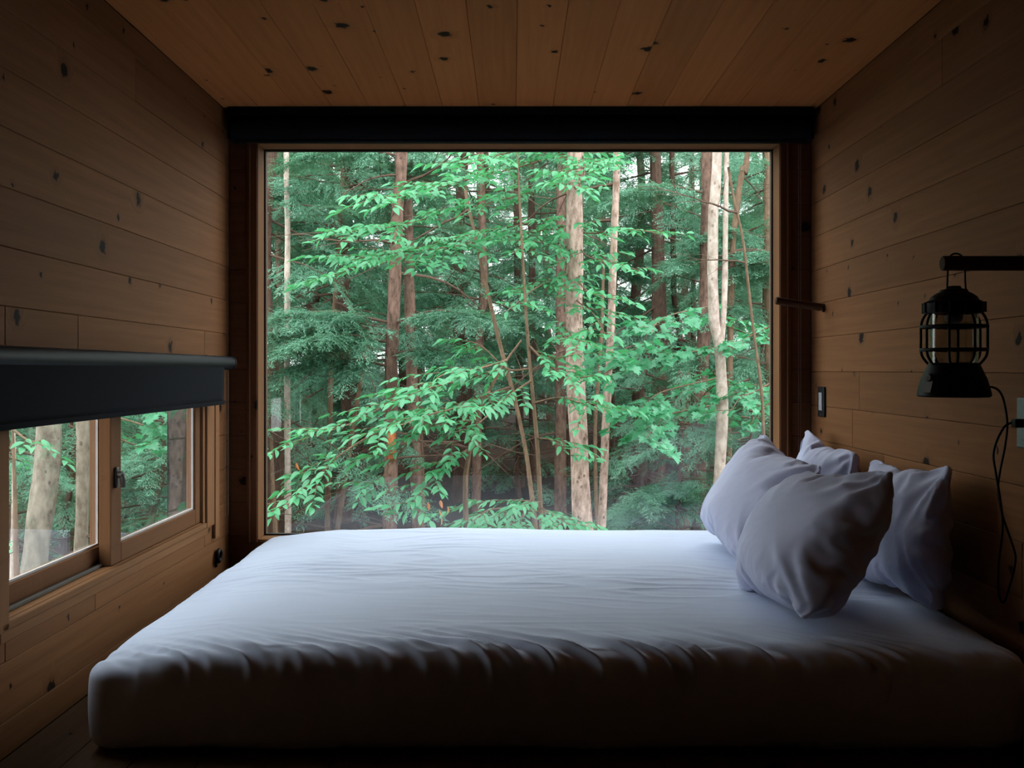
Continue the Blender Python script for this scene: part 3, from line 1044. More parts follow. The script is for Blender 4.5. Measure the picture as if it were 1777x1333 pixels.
cab = empty('charging_cable', (XR - 0.02, 2.2, 0.30), 'thin black charging cable looping from lantern to the wall socket', 'cable')
yy = 2.19
path = [W(1708, 674, 2.172), W(1722, 672, yy), W(1735, 680, yy), W(1743, 700, yy), W(1748, 736, yy), W(1744, 775, yy + .005), W(1735, 820, yy + .01),
        W(1732, 850, yy + .01), W(1737, 885, yy + .01), W(1748, 920, yy), W(1760, 955, yy), W(1762, 975, yy), W(1754, 1010, yy), W(1742, 1045, yy + .02),
        W(1733, 1030, yy + .02), W(1733, 980, yy + .02), W(1740, 915, yy), W(1736, 870, yy - .008), W(1728, 820, yy - .01), W(1724, 790, yy - .01), W(1730, 765, yy - .01),
        W(1742, 742, yy - .005), W(1752, 735, yy - .006), W(1758, 733, yy - .008)]
pp = spline(path, 150)
for q in pp: q.x = min(q.x, XR - 0.006)
mb = MB().tube(pp, 0.0026, 8)
smooth_by_angle(mb.build('cord', M['black'], cab), 180)
mb = MB(); mb.box(XR - 0.034, XR - 0.0097, SYc - 0.011, SYc + 0.011, 0.723, 0.743, 0.004)
mb.build('plug', M['black'], cab)

# ================================================================== FOREST
GZ = -1.25
def ground_z(x, y):
    return GZ + max(0.0, y - 9) * 0.022 + 0.10 * NV(Vector((x * 0.3, y * 0.3, 0)))

mb = MB()
gx = np.concatenate([np.linspace(-60, -20, 12), np.linspace(-19, 19, 60), np.linspace(20, 60, 12)])
gy = np.concatenate([np.linspace(-25, 3, 12), np.linspace(4, 34, 56), np.linspace(36, 90, 16)])
for yv in gy:
    for xv in gx:
        mb.v.append((xv, yv, ground_z(xv, yv)))
for j in range(len(gy) - 1):
    for i in range(len(gx) - 1):
        a = j * len(gx) + i
        mb.f.append((a, a + 1, a + len(gx) + 1, a + len(gx)))
gr = mb.build('ground', M['litter'], None, True)
tag(gr, 'brown forest floor of leaf litter', None, None, 'structure')

# ---- hemlock spray: flat drooping fan of needled twigs
def spray(rs, Ln=1.0):
    """array (n,4,3) of needle-twig quads along +x"""
    q = []
    t = 0.06
    side = 1
    while t < 1.0:
        px_, pz = t * Ln, -0.16 * t * t * Ln
        l = Ln * 0.46 * (1 - t) ** 0.75 * min(1, 0.35 + t * 3) * rs.uniform(0.7, 1.15) + 0.04
        ang = math.radians(rs.uniform(30, 75))
        dx, dy = math.cos(ang), side * math.sin(ang)
        ddz = rs.uniform(-0.45, 0.25)
        step = 0.05
        n = max(1, int(l / step))
        for i in range(n):
            s = (i + 0.5) / n
            bx_, by_ = px_ + dx * l * s, dy * l * s
            bz_ = pz + ddz * l * s - 0.25 * (l * s) ** 2
            for sg in (-1, 1):
                a2 = math.atan2(dy, dx) + sg * math.radians(rs.uniform(15, 75))
                ll = rs.uniform(0.05, 0.13) * (1 - 0.35 * s)
                w = ll * 0.15
                ex, ey, ez = math.cos(a2), math.sin(a2), rs.uniform(-0.45, 0.12)
                nx_, ny_ = -ey * w, ex * w
                m_ = 0.45
                q.append(((bx_, by_, bz_), (bx_ + ex * ll * m_ + nx_, by_ + ey * ll * m_ + ny_, bz_ + ez * ll * m_),
                          (bx_ + ex * ll, by_ + ey * ll, bz_ + ez * ll - 0.006),
                          (bx_ + ex * ll * m_ - nx_, by_ + ey * ll * m_ - ny_, bz_ + ez * ll * m_ + 0.004)))
        # the twig itself
        w = 0.004
        q.append(((px_, -w, pz), (px_ + dx * l, dy * l - w, pz + ddz * l - 0.25 * l * l), (px_ + dx * l, dy * l + w, pz + ddz * l - 0.25 * l * l), (px_, w, pz)))
        side = -side
        t += 0.045 / Ln
    return np.array(q)

rs_ = random.Random(21)
SPRAYS = [spray(rs_, l) for l in (1.0, 1.15, 1.3, 0.9, 1.5, 0.75)]

def quads_mesh(Q, name):
    n = len(Q)
    me = bpy.data.meshes.new(name)
    me.vertices.add(n * 4)
    me.vertices.foreach_set('co', Q.reshape(-1).astype(np.float32))
    me.loops.add(n * 4)
    me.loops.foreach_set('vertex_index', np.arange(n * 4, dtype=np.int32))
    me.polygons.add(n)
    me.polygons.foreach_set('loop_start', np.arange(0, n * 4, 4, dtype=np.int32))
    me.update(calc_edges=True)
    return me

def spray_at(k, origin, az, pitch, roll, scale):
    R = Matrix.Rotation(az, 3, 'Z') @ Matrix.Rotation(-pitch, 3, 'Y') @ Matrix.Rotation(roll, 3, 'X')
    return (SPRAYS[k] * scale) @ np.array(R).T + np.array(origin)

def hemlock_variant(seed, H, base, Rmax, nb):
    """meshes of trunk, foliage and bare lower twigs; origin at the foot"""
    rs = random.Random(seed)
    tr = MB()
    n = 22
    pts = [(0.06 * math.sin(i * 0.7 + seed), 0.06 * math.cos(i * 0.5 + seed), H * i / (n - 1)) for i in range(n)]
    r0 = 0.012 * H + 0.02
    tr.tube(pts, [r0 * (1 - 0.88 * i / (n - 1)) for i in range(n)], 10, jitter=0.15)
    Qs = []
    lb = MB()
    for i in range(nb):
        f = (i + rs.random()) / nb
        z = base + (H - base) * f
        Lb = Rmax * (1 - f) ** 0.7 * rs.uniform(0.6, 1.1) + 0.25
        az = rs.uniform(0, 2 * math.pi)
        pitch = math.radians(rs.uniform(-20, 12) - 8 * (1 - f))
        d = Vector((math.cos(az) * math.cos(pitch), math.sin(az) * math.cos(pitch), math.sin(pitch)))
        o = Vector((0, 0, z))
        tip = o + d * Lb + Vector((0, 0, -0.10 * Lb * Lb / 2))
        mid = o + d * Lb * 0.5
        lb.tube([o, mid, tip], [0.018, 0.010, 0.003], 4, caps=False)
        m = max(3, int(Lb / 0.20) + 1)
        for j in range(m):
            s = 0.22 + 0.75 * (j + rs.random() * 0.6) / m
            p = o.lerp(mid, s * 2) if s < 0.5 else mid.lerp(tip, s * 2 - 1)
            sgn = 1 if j % 2 else -1
            last = j == m - 1
            Qs.append(spray_at(rs.randrange(6), p, az + (0 if last else sgn * rs.uniform(0.35, 0.9)), pitch - rs.uniform(-0.15, 0.5), rs.uniform(-0.6, 0.6),
                               rs.uniform(0.38, 0.68) * (0.75 + 0.3 * (1 - f))))
    for i in range(14):                         # dead twigs below the crown
        z = rs.uniform(0.5, base + 0.5)
        az = rs.uniform(0, 6.28)
        l = rs.uniform(0.5, 1.6)
        d = Vector((math.cos(az), math.sin(az), rs.uniform(-0.35, 0.25)))
        a = Vector((0, 0, z))
        k1 = a + d * l * 0.5 + Vector((0, 0, 0.06 * l))
        k2 = a + d * l + Vector((0, 0, -0.12 * l))
        lb.tube([a, k1, k2], [0.012, 0.007, 0.002], 4, caps=False)
        for j in range(3):
            u = rs.uniform(0.3, 0.9)
            b = a.lerp(k2, u)
            lb.tube([b, b + Vector((d.x + rs.uniform(-0.9, 0.9), d.y + rs.uniform(-0.9, 0.9), rs.uniform(-0.5, 0.3))) * 0.35 * l], [0.004, 0.0015], 3, caps=False)
    Q = np.concatenate(Qs)
    return tr.mesh('hemlock_trunk'), quads_mesh(Q, 'hemlock_foliage'), lb.mesh('hemlock_limbs')

HV = [hemlock_variant(100 + i, H, b, R, nb) for i, (H, b, R, nb) in enumerate(
    ((9.5, 1.6, 2.3, 62), (10.5, 2.4, 2.0, 60), (8.5, 1.2, 2.1, 58), (11.0, 2.8, 2.5, 66), (3.4, 0.5, 1.2, 30)))]

TREES = 0
def hemlock(k, x, y, rz, sc, label, group, bark='bark_dark', name='hemlock_tree'):
    e = empty(name, (x, y, ground_z(x, y) - 0.05), label, 'tree', group)
    for nme, me, mt in zip(('trunk', 'foliage', 'limbs'), HV[k], (bark, 'hemlock', 'twig')):
        o = bpy.data.objects.new(nme, me)
        COL.objects.link(o)
        if len(me.materials) == 0: me.materials.append(M[mt])
        o.parent = e
        if nme != 'trunk': o['kind'] = 'stuff'
    e.rotation_euler = (0, 0, rz)
    e.scale = (sc, sc, sc)
    return e

rh = random.Random(5)
FAR = 'dark green hemlocks deep in the forest'
for (y0, y1, n, xa, xb, fs) in ((38, 46, 10, -25, 13, 1.45), (29, 36, 13, -19, 11, 1.4), (21, 27, 13, -14, 8.5, 1.15), (15, 19.5, 11, -9.5, 6.0, 1.0)):
    for i in range(n):
        xx = xa + (xb - xa) * (i + rh.uniform(0.2, 0.8)) / n
        hemlock(rh.randrange(4), xx, rh.uniform(y0, y1), rh.uniform(0, 6.28), fs * rh.uniform(0.88, 1.12),
                'dark green hemlock in the dense forest behind the nearer trunks', FAR)
NEARH = 'nearer hemlocks behind the window'
for (px_, Y, k, sc, rz, lb) in (
        (600, 12.5, 0, 0.95, 0.4, 'feathery pale green hemlock filling the upper left of the picture window'),
        (470, 10.5, 2, 0.85, 2.0, 'hemlock with drooping sprays at the left edge of the picture window'),
        (1140, 14.0, 1, 1.0, 1.1, 'dark hemlock filling the gap between the pale trunk and the birch'),
        (1330, 12.5, 2, 0.9, 4.0, 'hemlock behind the birch at the right edge of the picture window'),
        (800, 14.5, 3, 0.9, 3.0, 'dark hemlock standing behind the middle of the picture window')):
    p = W(px_, 642, Y)
    hemlock(k, p.x, Y, rz, sc, lb, NEARH)
YH = 'young hemlocks in the undergrowth'
for (px_, Y, sc, rz, lb) in (
        (1180, 10.5, 0.62, 1.0, 'young hemlock low in the undergrowth left of the birch foot'),
        (1120, 12.0, 0.70, 3.0, 'young hemlock in the undergrowth right of the mottled trunk'),
        (625, 13.0, 0.66, 2.2, 'young hemlock low between the leaning sapling and the brown trunk'),
        (1300, 10.0, 0.60, 5.2, 'young hemlock in the undergrowth behind the pillow corner'),
        (540, 13.5, 0.62, 0.3, 'young hemlock in the undergrowth at the lower left'),
        (900, 15.0, 0.8, 0.9, 'young hemlock low in the dim middle of the forest'),
        (120, 8.6, 0.72, 1.9, 'young hemlock between the two grey trunks outside the side window'),
        (20, 8.0, 0.70, 4.1, 'young hemlock at the left edge of the side window'),
        (275, 8.9, 0.74, 2.6, 'young hemlock filling the right half of the side window'),
        (190, 10.0, 0.9, 0.2, 'taller young hemlock behind the middle post of the side window')):
    p = W(px_, 642, Y)
    hemlock(4, p.x, Y, rz, sc, lb, YH, name='young_hemlock')

# ---- bare branches shared by the trunks
def bare_branch(seed):
    rs = random.Random(seed)
    mb = MB()
    p = Vector((0, 0, 0)); d = Vector((1, 0, rs.uniform(-0.1, 0.35)))
    pts = [p.copy()]
    for i in range(7):
        d = d + Vector((0, rs.uniform(-0.25, 0.25), rs.uniform(-0.22, 0.12)))
        p = p + d.normalized() * 0.15
        pts.append(p.copy())
    mb.tube(pts, [0.016 * (1 - 0.85 * i / 7) for i in range(8)], 5, caps=False)
    for i in range(2, 8):
        for sgn in (-1, 1):
            if rs.random() < 0.35: continue
            q = pts[i]
            e = q + Vector((rs.uniform(0.1, 0.4), sgn * rs.uniform(0.15, 0.5), rs.uniform(-0.25, 0.15)))
            mb.tube([q, q.lerp(e, 0.5) + Vector((0, 0, rs.uniform(-.03, .05))), e], [0.005, 0.0035, 0.0015], 3, caps=False)
    return mb.mesh('bare_branch')
BARE = [bare_branch(300 + i) for i in range(6)]
for b in BARE: b.materials.append(M['twig'])

def trunk_tree(name, label, pts, Y, wpx, mat, bare=0, group=None, top=True, seed=0, bough=0):
    """pts: (px,py) down the trunk as seen in the window; Y: distance"""
    rs = random.Random(seed * 13 + int(Y * 10))
    P = [W(a, b, Y) for a, b in pts]
    if top:                                          # carry on upwards out of view
        d = (P[0] - P[1]).normalized()
        d = Vector((d.x * 0.5, 0, 1)).normalized()
        P = [P[0] + d * 4.2] + P
    d = (P[-1] - P[-2]).normalized()                 # and down to the ground
    gz = ground_z(P[-1].x, Y) - 0.1
    if P[-1].z > gz:
        P.append(P[-1] + d * ((P[-1].z - gz) / max(0.2, -d.z)))
    n = max(20, int((P[0].z - P[-1].z) / 0.16))
    S = spline(P, n)
    r = wpx * Y / F / 2
    zs = [q.z for q in S]
    zmax, zmin = max(zs), min(zs)
    rad = [r * (1.10 - 0.42 * (q.z - zmin) / (zmax - zmin)) * (1 + 0.06 * NV(Vector((q.z * 2.3, seed, Y)))) * (1 + 0.35 * max(0, 1 - (q.z - zmin) / 0.4) ** 2) for q in S]
    foot = S[-1].copy()
    e = empty(name, foot, label, 'tree', group)
    for i, q in enumerate(S):
        q.x += 0.12 * r * NV(Vector((q.z * 1.9, seed + 3, 1)))
    mb = MB().tube([q - foot for q in S], rad, 16, jitter=0.16)
    t = mb.build('trunk', M[mat], None, True)
    t.parent = e
    for i in range(bare):
        k = rs.randrange(2, len(S) - 2)
        o = bpy.data.objects.new('branch', rs.choice(BARE))
        COL.objects.link(o); o.parent = e
        o.location = S[k] - foot
        o.rotation_euler = (rs.uniform(-0.5, 0.5), rs.uniform(-0.3, 0.35), rs.choice((0, math.pi)) + rs.uniform(-0.9, 0.9))
        s = rs.uniform(0.5, 1.25)
        o.scale = (s, s, s)
    return e, S, rad

TT = trunk_tree
e1, S1, _ = TT('conifer_tree', 'reddish brown conifer trunk directly behind the thin pale trunk at far left', [(487, 250), (486, 450), (487, 650), (489, 920)], 13.0, 16, 'bark_brown', 12, seed=1)
TT('birch_tree', 'thin pale trunk near the left edge of the picture window', [(497, 250), (499, 400), (498, 620), (500, 920)], 10.0, 10.5, 'bark_birch', 0, seed=2)
TT('tree_snag', 'short broken orange brown snag at the lower left of the picture window', [(471, 754), (473, 830), (478, 920)], 9.5, 9, 'bark_thin', 0, top=False, seed=3)
e4, S4, _ = TT('sapling_tree', 'thin dark sapling rising through the hemlock at left', [(597, 250), (592, 340), (585, 470), (580, 548), (575, 640), (568, 915)], 11.5, 8.5, 'bark_thin', 5, seed=4)
TT('sapling_tree', 'slender sapling leaning right, left of the large brown conifer', [(650, 560), (638, 600), (617, 715), (598, 840), (586, 915)], 10.8, 9, 'bark_thin', 2, top=False, seed=5)
e6, S6, R6 = TT('conifer_tree', 'large reddish brown conifer trunk with an orange patch, left of centre', [(697, 250), (691, 348), (683, 537), (680, 600), (678, 796), (676, 917)], 10.0, 23, 'bark_brown', 14, seed=6)
TT('conifer_tree', 'brown trunk just right of the orange-patched conifer', [(706, 250), (709, 430), (713, 607), (721, 796), (726, 917)], 11.6, 19, 'bark_brown', 10, seed=7)
TT('sapling_tree', 'very thin grey stem beside the twin brown trunks left of centre', [(727, 640), (731, 760), (735, 917)], 12.5, 8, 'bark_thin', 3, top=False, seed=8)
e9c, S9c, _ = TT('conifer_tree', 'dim brown trunk behind the beech leaves at centre left', [(833, 250), (838, 430), (840, 510), (831, 607), (826, 917)], 13.5, 15, 'bark_brown', 12, seed=9)
TT('conifer_tree', 'dark trunk half hidden behind the centre saplings', [(897, 250), (898, 480), (905, 917)], 16.0, 13, 'bark_dark', 9, seed=10)
TT('conifer_tree', 'dark trunk between the centre sapling and the pale trunk', [(922, 250), (924, 545), (926, 917)], 15.0, 13, 'bark_dark', 9, seed=11)
TT('conifer_tree', 'dark brown trunk directly behind the broad pale trunk', [(976, 250), (974, 340), (973, 690), (972, 920)], 12.8, 19, 'bark_brown', 9, seed=12)
TT('pale_barked_tree', 'broad pale pinkish trunk right of the window centre', [(999, 250), (996, 483), (998, 600), (1005, 796), (1012, 923)], 8.2, 31, 'bark_pale', 0, seed=13)
TT('mottled_tree', 'slim mottled grey trunk to the right of the broad pale trunk', [(1071, 250), (1065, 430), (1059, 591), (1050, 769), (1044, 923)], 8.8, 13.5, 'bark_pale', 3, seed=14)
TT('sapling_tree', 'thin orange brown stem between the pale trunk and the mottled trunk', [(1048, 440), (1043, 600), (1033, 740), (1036, 920)], 10.2, 7, 'bark_thin', 3, top=False, seed=15)
e16, S16, _ = TT('conifer_tree', 'dark slim trunk right of the mottled trunk', [(1166, 250), (1168, 400), (1170, 510), (1180, 600), (1182, 920)], 14.5, 11, 'bark_dark', 10, seed=16)
TT('conifer_tree', 'dark thin trunk left of the birch', [(1201, 250), (1203, 480), (1206, 920)], 16.5, 9, 'bark_dark', 8, seed=17)
e18, S18, _ = TT('conifer_tree', 'thick ridged brown trunk low beside the birch', [(1228, 250), (1224, 520), (1217, 720), (1213, 845), (1211, 920)], 11.0, 23, 'bark_brown', 6, seed=18)
TT('sapling_tree', 'thin brown stem left of the thick ridged trunk', [(1196, 600), (1194, 730), (1190, 920)], 12.0, 10, 'bark_thin', 3, top=False, seed=19)
eb, Sb, Rb = TT('birch_tree', 'pale twin-stemmed birch near the right of the picture window', [(1245, 250), (1238, 375), (1238, 540), (1248, 600), (1254, 715), (1246, 847), (1240, 920)], 8.4, 19, 'bark_birch', 0, seed=20)
# second stem of the birch
fk = [W(a, b, 8.4) for a, b in ((1264, 30), (1261, 250), (1259, 400), (1257, 520), (1252, 590), (1250, 620))]
foot = eb.location
st = MB().tube([q - foot for q in spline(fk, 30)], [0.019 + 0.010 * i / 29 for i in range(30)], 14, jitter=0.15).build('second_stem', M['bark_birch'], None, True)
st.parent = eb
TT('sapling_tree', 'leaning grey brown stem crossing behind the birch top', [(1300, 240), (1290, 290), (1280, 350), (1270, 480), (1262, 920)], 11.0, 11, 'bark_thin', 2, seed=21)
TT('sapling_tree', 'slender pale sapling bowing right of the birch', [(1264, 290), (1273, 343), (1289, 415), (1300, 510), (1308, 577), (1321, 674), (1325, 764), (1327, 920)], 8.0, 6, 'bark_thin', 2, top=False, seed=22)
e23, S23, _ = TT('mottled_tree', 'grey brown trunk at the top right corner of the picture window', [(1333, 250), (1332, 370), (1336, 920)], 11.5, 13, 'bark_thin', 4, seed=23)
e9, S9, R9 = TT('sapling_tree', 'thin tan sapling leaning right of centre, left of the broad pale trunk', [(806, 320), (812, 355), (826, 415), (845, 500), (866, 592), (882, 650), (895, 700), (915, 800), (930, 920)], 8.6, 8, 'bark_thin', 2, top=False, seed=24)
# seen through the side window
TT('pale_barked_tree', 'thick grey trunk leaning outside the low side window', [(92, 600), (86, 740), (72, 880), (60, 1010)], 6.2, 42, 'bark_lichen', 1, seed=25)
TT('pale_barked_tree', 'straight mottled trunk outside the low side window, right of the leaning one', [(142, 600), (143, 740), (143, 880), (141, 980)], 6.8, 22, 'bark_lichen', 1, seed=26)
TT('sapling_tree', 'thin pale stem outside the low side window at far left', [(22, 600), (24, 800), (20, 1020)], 6.5, 6, 'bark_birch', 0, seed=27)
TT('conifer_tree', 'dark trunk outside the low side window beside its right edge', [(322, 600), (320, 760), (318, 960)], 8.5, 22, 'bark_dark', 4, seed=28)
TT('conifer_tree', 'dark trunk outside the low side window behind its middle post', [(176, 600), (174, 980)], 8.0, 18, 'bark_dark', 3, seed=29)

# long needled boughs reaching out from some trunks
def bough_meshes(seed, Lb):
    rs = random.Random(seed)
    o = Vector((0, 0, 0)); mid = Vector((Lb * 0.5, 0, 0.05 * Lb)); tip = Vector((Lb, 0, -0.10 * Lb))
    lb = MB().tube(spline([o, mid, tip], 14), [0.020 * (1 - i / 15) + 0.002 for i in range(14)], 6, caps=False)
    Qs = []
    n = int(Lb / 0.045)
    for j in range(n):
        u = 0.12 + 0.88 * (j + rs.random()) / n
        p = spline([o, mid, tip], 3)[0]
        p = (o * (1 - u) * (1 - u) + (mid * 2 - tip * 0.5) * 2 * u * (1 - u) * 0.98 + tip * u * u)
        sgn = 1 if j % 2 else -1
        Qs.append(spray_at(rs.randrange(6), p, sgn * rs.uniform(0.25, 1.05), -rs.uniform(-0.1, 0.45), rs.uniform(-0.5, 0.5), rs.uniform(0.40, 0.72) * (1.1 - 0.4 * u)))
    return lb.mesh('bough_limb'), quads_mesh(np.concatenate(Qs), 'bough_needles')
BOUGH = [bough_meshes(500 + i, l) for i, l in enumerate((1.3, 1.6, 1.9))]
for l_, n_ in BOUGH:
    l_.materials.append(M['twig']); n_.materials.append(M['hemlock'])

def boughs(e, S, items, seed=0):
    rs = random.Random(seed)
    for (py, side, yaw, k, sc) in items:
        z = CAMZ - (py - PY) / F * S[0].y
        q = min(S, key=lambda v: abs(v.z - z))
        l = bpy.data.objects.new('bough', BOUGH[k][0]); COL.objects.link(l); l.parent = e
        l.location = q - e.location
        l.rotation_euler = (0, rs.uniform(-0.08, 0.10), (math.pi + yaw) if side < 0 else -yaw)
        l.scale = (sc, sc, sc)
        n = bpy.data.objects.new('needles', BOUGH[k][1]); COL.objects.link(n); n.parent = l
        n['kind'] = 'stuff'

boughs(e1, S1, [(285, 1, 0.5, 1, 0.9), (300, -1, 0.6, 0, 0.8), (330, 1, 0.7, 2, 0.7), (560, 1, 0.5, 1, 0.8), (580, -1, 0.7, 1, 0.8), (640, 1, 0.6, 0, 0.9), (690, 1, 0.3, 0, 0.8), (430, 1, -0.2, 0, 0.8)], 1)
boughs(e4, S4, [(270, 1, 0.4, 1, 0.8), (280, -1, 0.5, 1, 0.8), (310, 1, 0.3, 2, 0.75), (350, 1, 0.6, 1, 0.7), (340, -1, 0.7, 0, 0.8), (400, -1, 0.4, 0, 0.8), (440, 1, 0.6, 0, 0.7)], 2)
boughs(e6, S6, [(560, -1, 0.45, 2, 0.8), (585, -1, 0.15, 2, 0.85), (600, -1, 0.7, 1, 0.8), (610, 1, 0.4, 0, 0.8), (270, -1, 0.3, 1, 0.7), (640, -1, 0.5, 0, 0.8), (560, 1, 0.6, 1, 0.8)], 3)
boughs(e9c, S9c, [(280, 1, 0.4, 1, 0.9), (300, -1, 0.4, 1, 0.9), (520, -1, 0.3, 1, 0.8), (560, 1, 0.4, 0, 0.9)], 4)
boughs(e16, S16, [(270, -1, 0.4, 1, 0.9), (300, 1, 0.4, 1, 0.9), (340, -1, 0.2, 0, 1.0), (380, 1, 0.5, 1, 0.8), (420, -1, 0.6, 1, 0.8), (450, 1, 0.3, 0, 0.9), (480, -1, 0.4, 1, 0.8)], 5)
boughs(e18, S18, [(860, -1, 0.6, 1, 0.8), (880, -1, 0.2, 0, 0.9), (450, 1, 0.4, 1, 0.8), (480, 1, 0.1, 1, 0.8), (840, -1, 0.9, 1, 0.8), (350, -1, 0.4, 1, 0.8)], 6)
boughs(e23, S23, [(420, -1, 0.5, 1, 0.7), (460, -1, 0.3, 0, 0.9), (520, -1, 0.6, 1, 0.7), (620, -1, 0.4, 0, 0.9), (660, -1, 0.7, 1, 0.7)], 7)

# orange patch on the large conifer
mb = MB()
k0 = [i for i, q in enumerate(S6) if W(0, 815, 10.0).z < q.z < W(0, 735, 10.0).z]
for i in k0:
    for j in range(7):
        a = -math.pi * 0.42 + (j / 6 - 0.5) * math.pi * (0.30 + 0.22 * NV(Vector((i * 0.9, 3, 1)))) + 0.25 * NV(Vector((i * 0.7, 8, 1)))
        r = R6[i] * 1.10 + 0.006
        mb.v.append((S6[i].x - e6.location.x + r * math.cos(a), S6[i].y - e6.location.y + r * math.sin(a), S6[i].z - e6.location.z))
for i in range(len(k0) - 1):
    for j in range(6):
        a = i * 7 + j
        mb.f.append((a, a + 1, a + 8, a + 7))
pt = mb.build('bare_patch', plain('orange_inner_bark', (0.34, 0.115, 0.048), 0.9, 0.05, 0.0, 30.0, 0.75), None, True)
pt.parent = e6; pt['label'] = 'orange patch where bark has come away'
sd = pt.modifiers.new('t', 'SOLIDIFY'); sd.thickness = 0.01

# distant plain trunks
rt_ = random.Random(77)
for i in range(26):
    Y = rt_.uniform(15, 32)
    px_ = rt_.uniform(-120, 1400)
    lean = rt_.uniform(-12, 12)
    if 300 < px_ < 440: px_ += 200
    TT('conifer_tree', 'dim trunk far back in the forest shade', [(px_ + lean, 200), (px_, 560), (px_ - lean * 0.5, 760)], Y, rt_.uniform(6, 12), 'bark_dark', 4, 'dim trunks far back in the forest', seed=100 + i)

# ---- leaves
def leaf_mesh(name, outline, fold, droop, n=6):
    """outline(t) -> half width; long axis +x, unit length"""
    mb = MB()
    for i in range(n + 1):
        t = i / n
        w = outline(t)
        z = -droop * t * t
        mb.v += [(t, w, z + fold * w), (t, 0, z), (t, -w, z + fold * w)]
    for i in range(n):
        a = i * 3
        mb.f += [(a, a + 1, a + 4, a + 3), (a + 1, a + 2, a + 5, a + 4)]
    me = mb.mesh(name)
    bm = bmesh.new(); bm.from_mesh(me)
    bmesh.ops.remove_doubles(bm, verts=bm.verts[:], dist=1e-5)
    bm.to_mesh(me); bm.free()
    return me

beech_shape = lambda t: 0.0 if t in (0, 1) else 0.195 * math.sin(math.pi * min(1, t ** 0.78)) ** 0.85
LEAF_B = [leaf_mesh('beech_leaf', beech_shape, 0.30, 0.16), leaf_mesh('beech_leaf', beech_shape, 0.15, 0.30), leaf_mesh('beech_leaf', beech_shape, 0.5, 0.08)]
def maple_mesh(fold):
    r = [(0.0, 0), (0.10, 0.06), (-0.04, 0.30), (0.16, 0.22), (0.24, 0.52), (0.40, 0.40), (0.50, 0.50), (0.56, 0.20), (0.76, 0.24), (0.78, 0.11), (1.0, 0.0)]
    mb = MB()
    mb.v.append((0.3, 0, 0))
    full = [(x, y) for x, y in r] + [(x, -y) for x, y in r[-2:0:-1]]
    for x, y in full: mb.v.append((x, y, fold * abs(y) - 0.2 * x * x))
    n = len(full)
    for i in range(n): mb.f.append((0, 1 + i, 1 + (i + 1) % n))
    return mb.mesh('maple_leaf')
LEAF_M = [maple_mesh(0.1), maple_mesh(-0.15), maple_mesh(0.25)]
for m_ in LEAF_B: m_.materials.append(M['beech'])
for m_ in LEAF_M: m_.materials.append(M['maple'])
DEAD = [leaf_mesh('dead_leaf', beech_shape, 0.6, 0.25)]
DEAD[0].materials.append(M['deadleaf'])

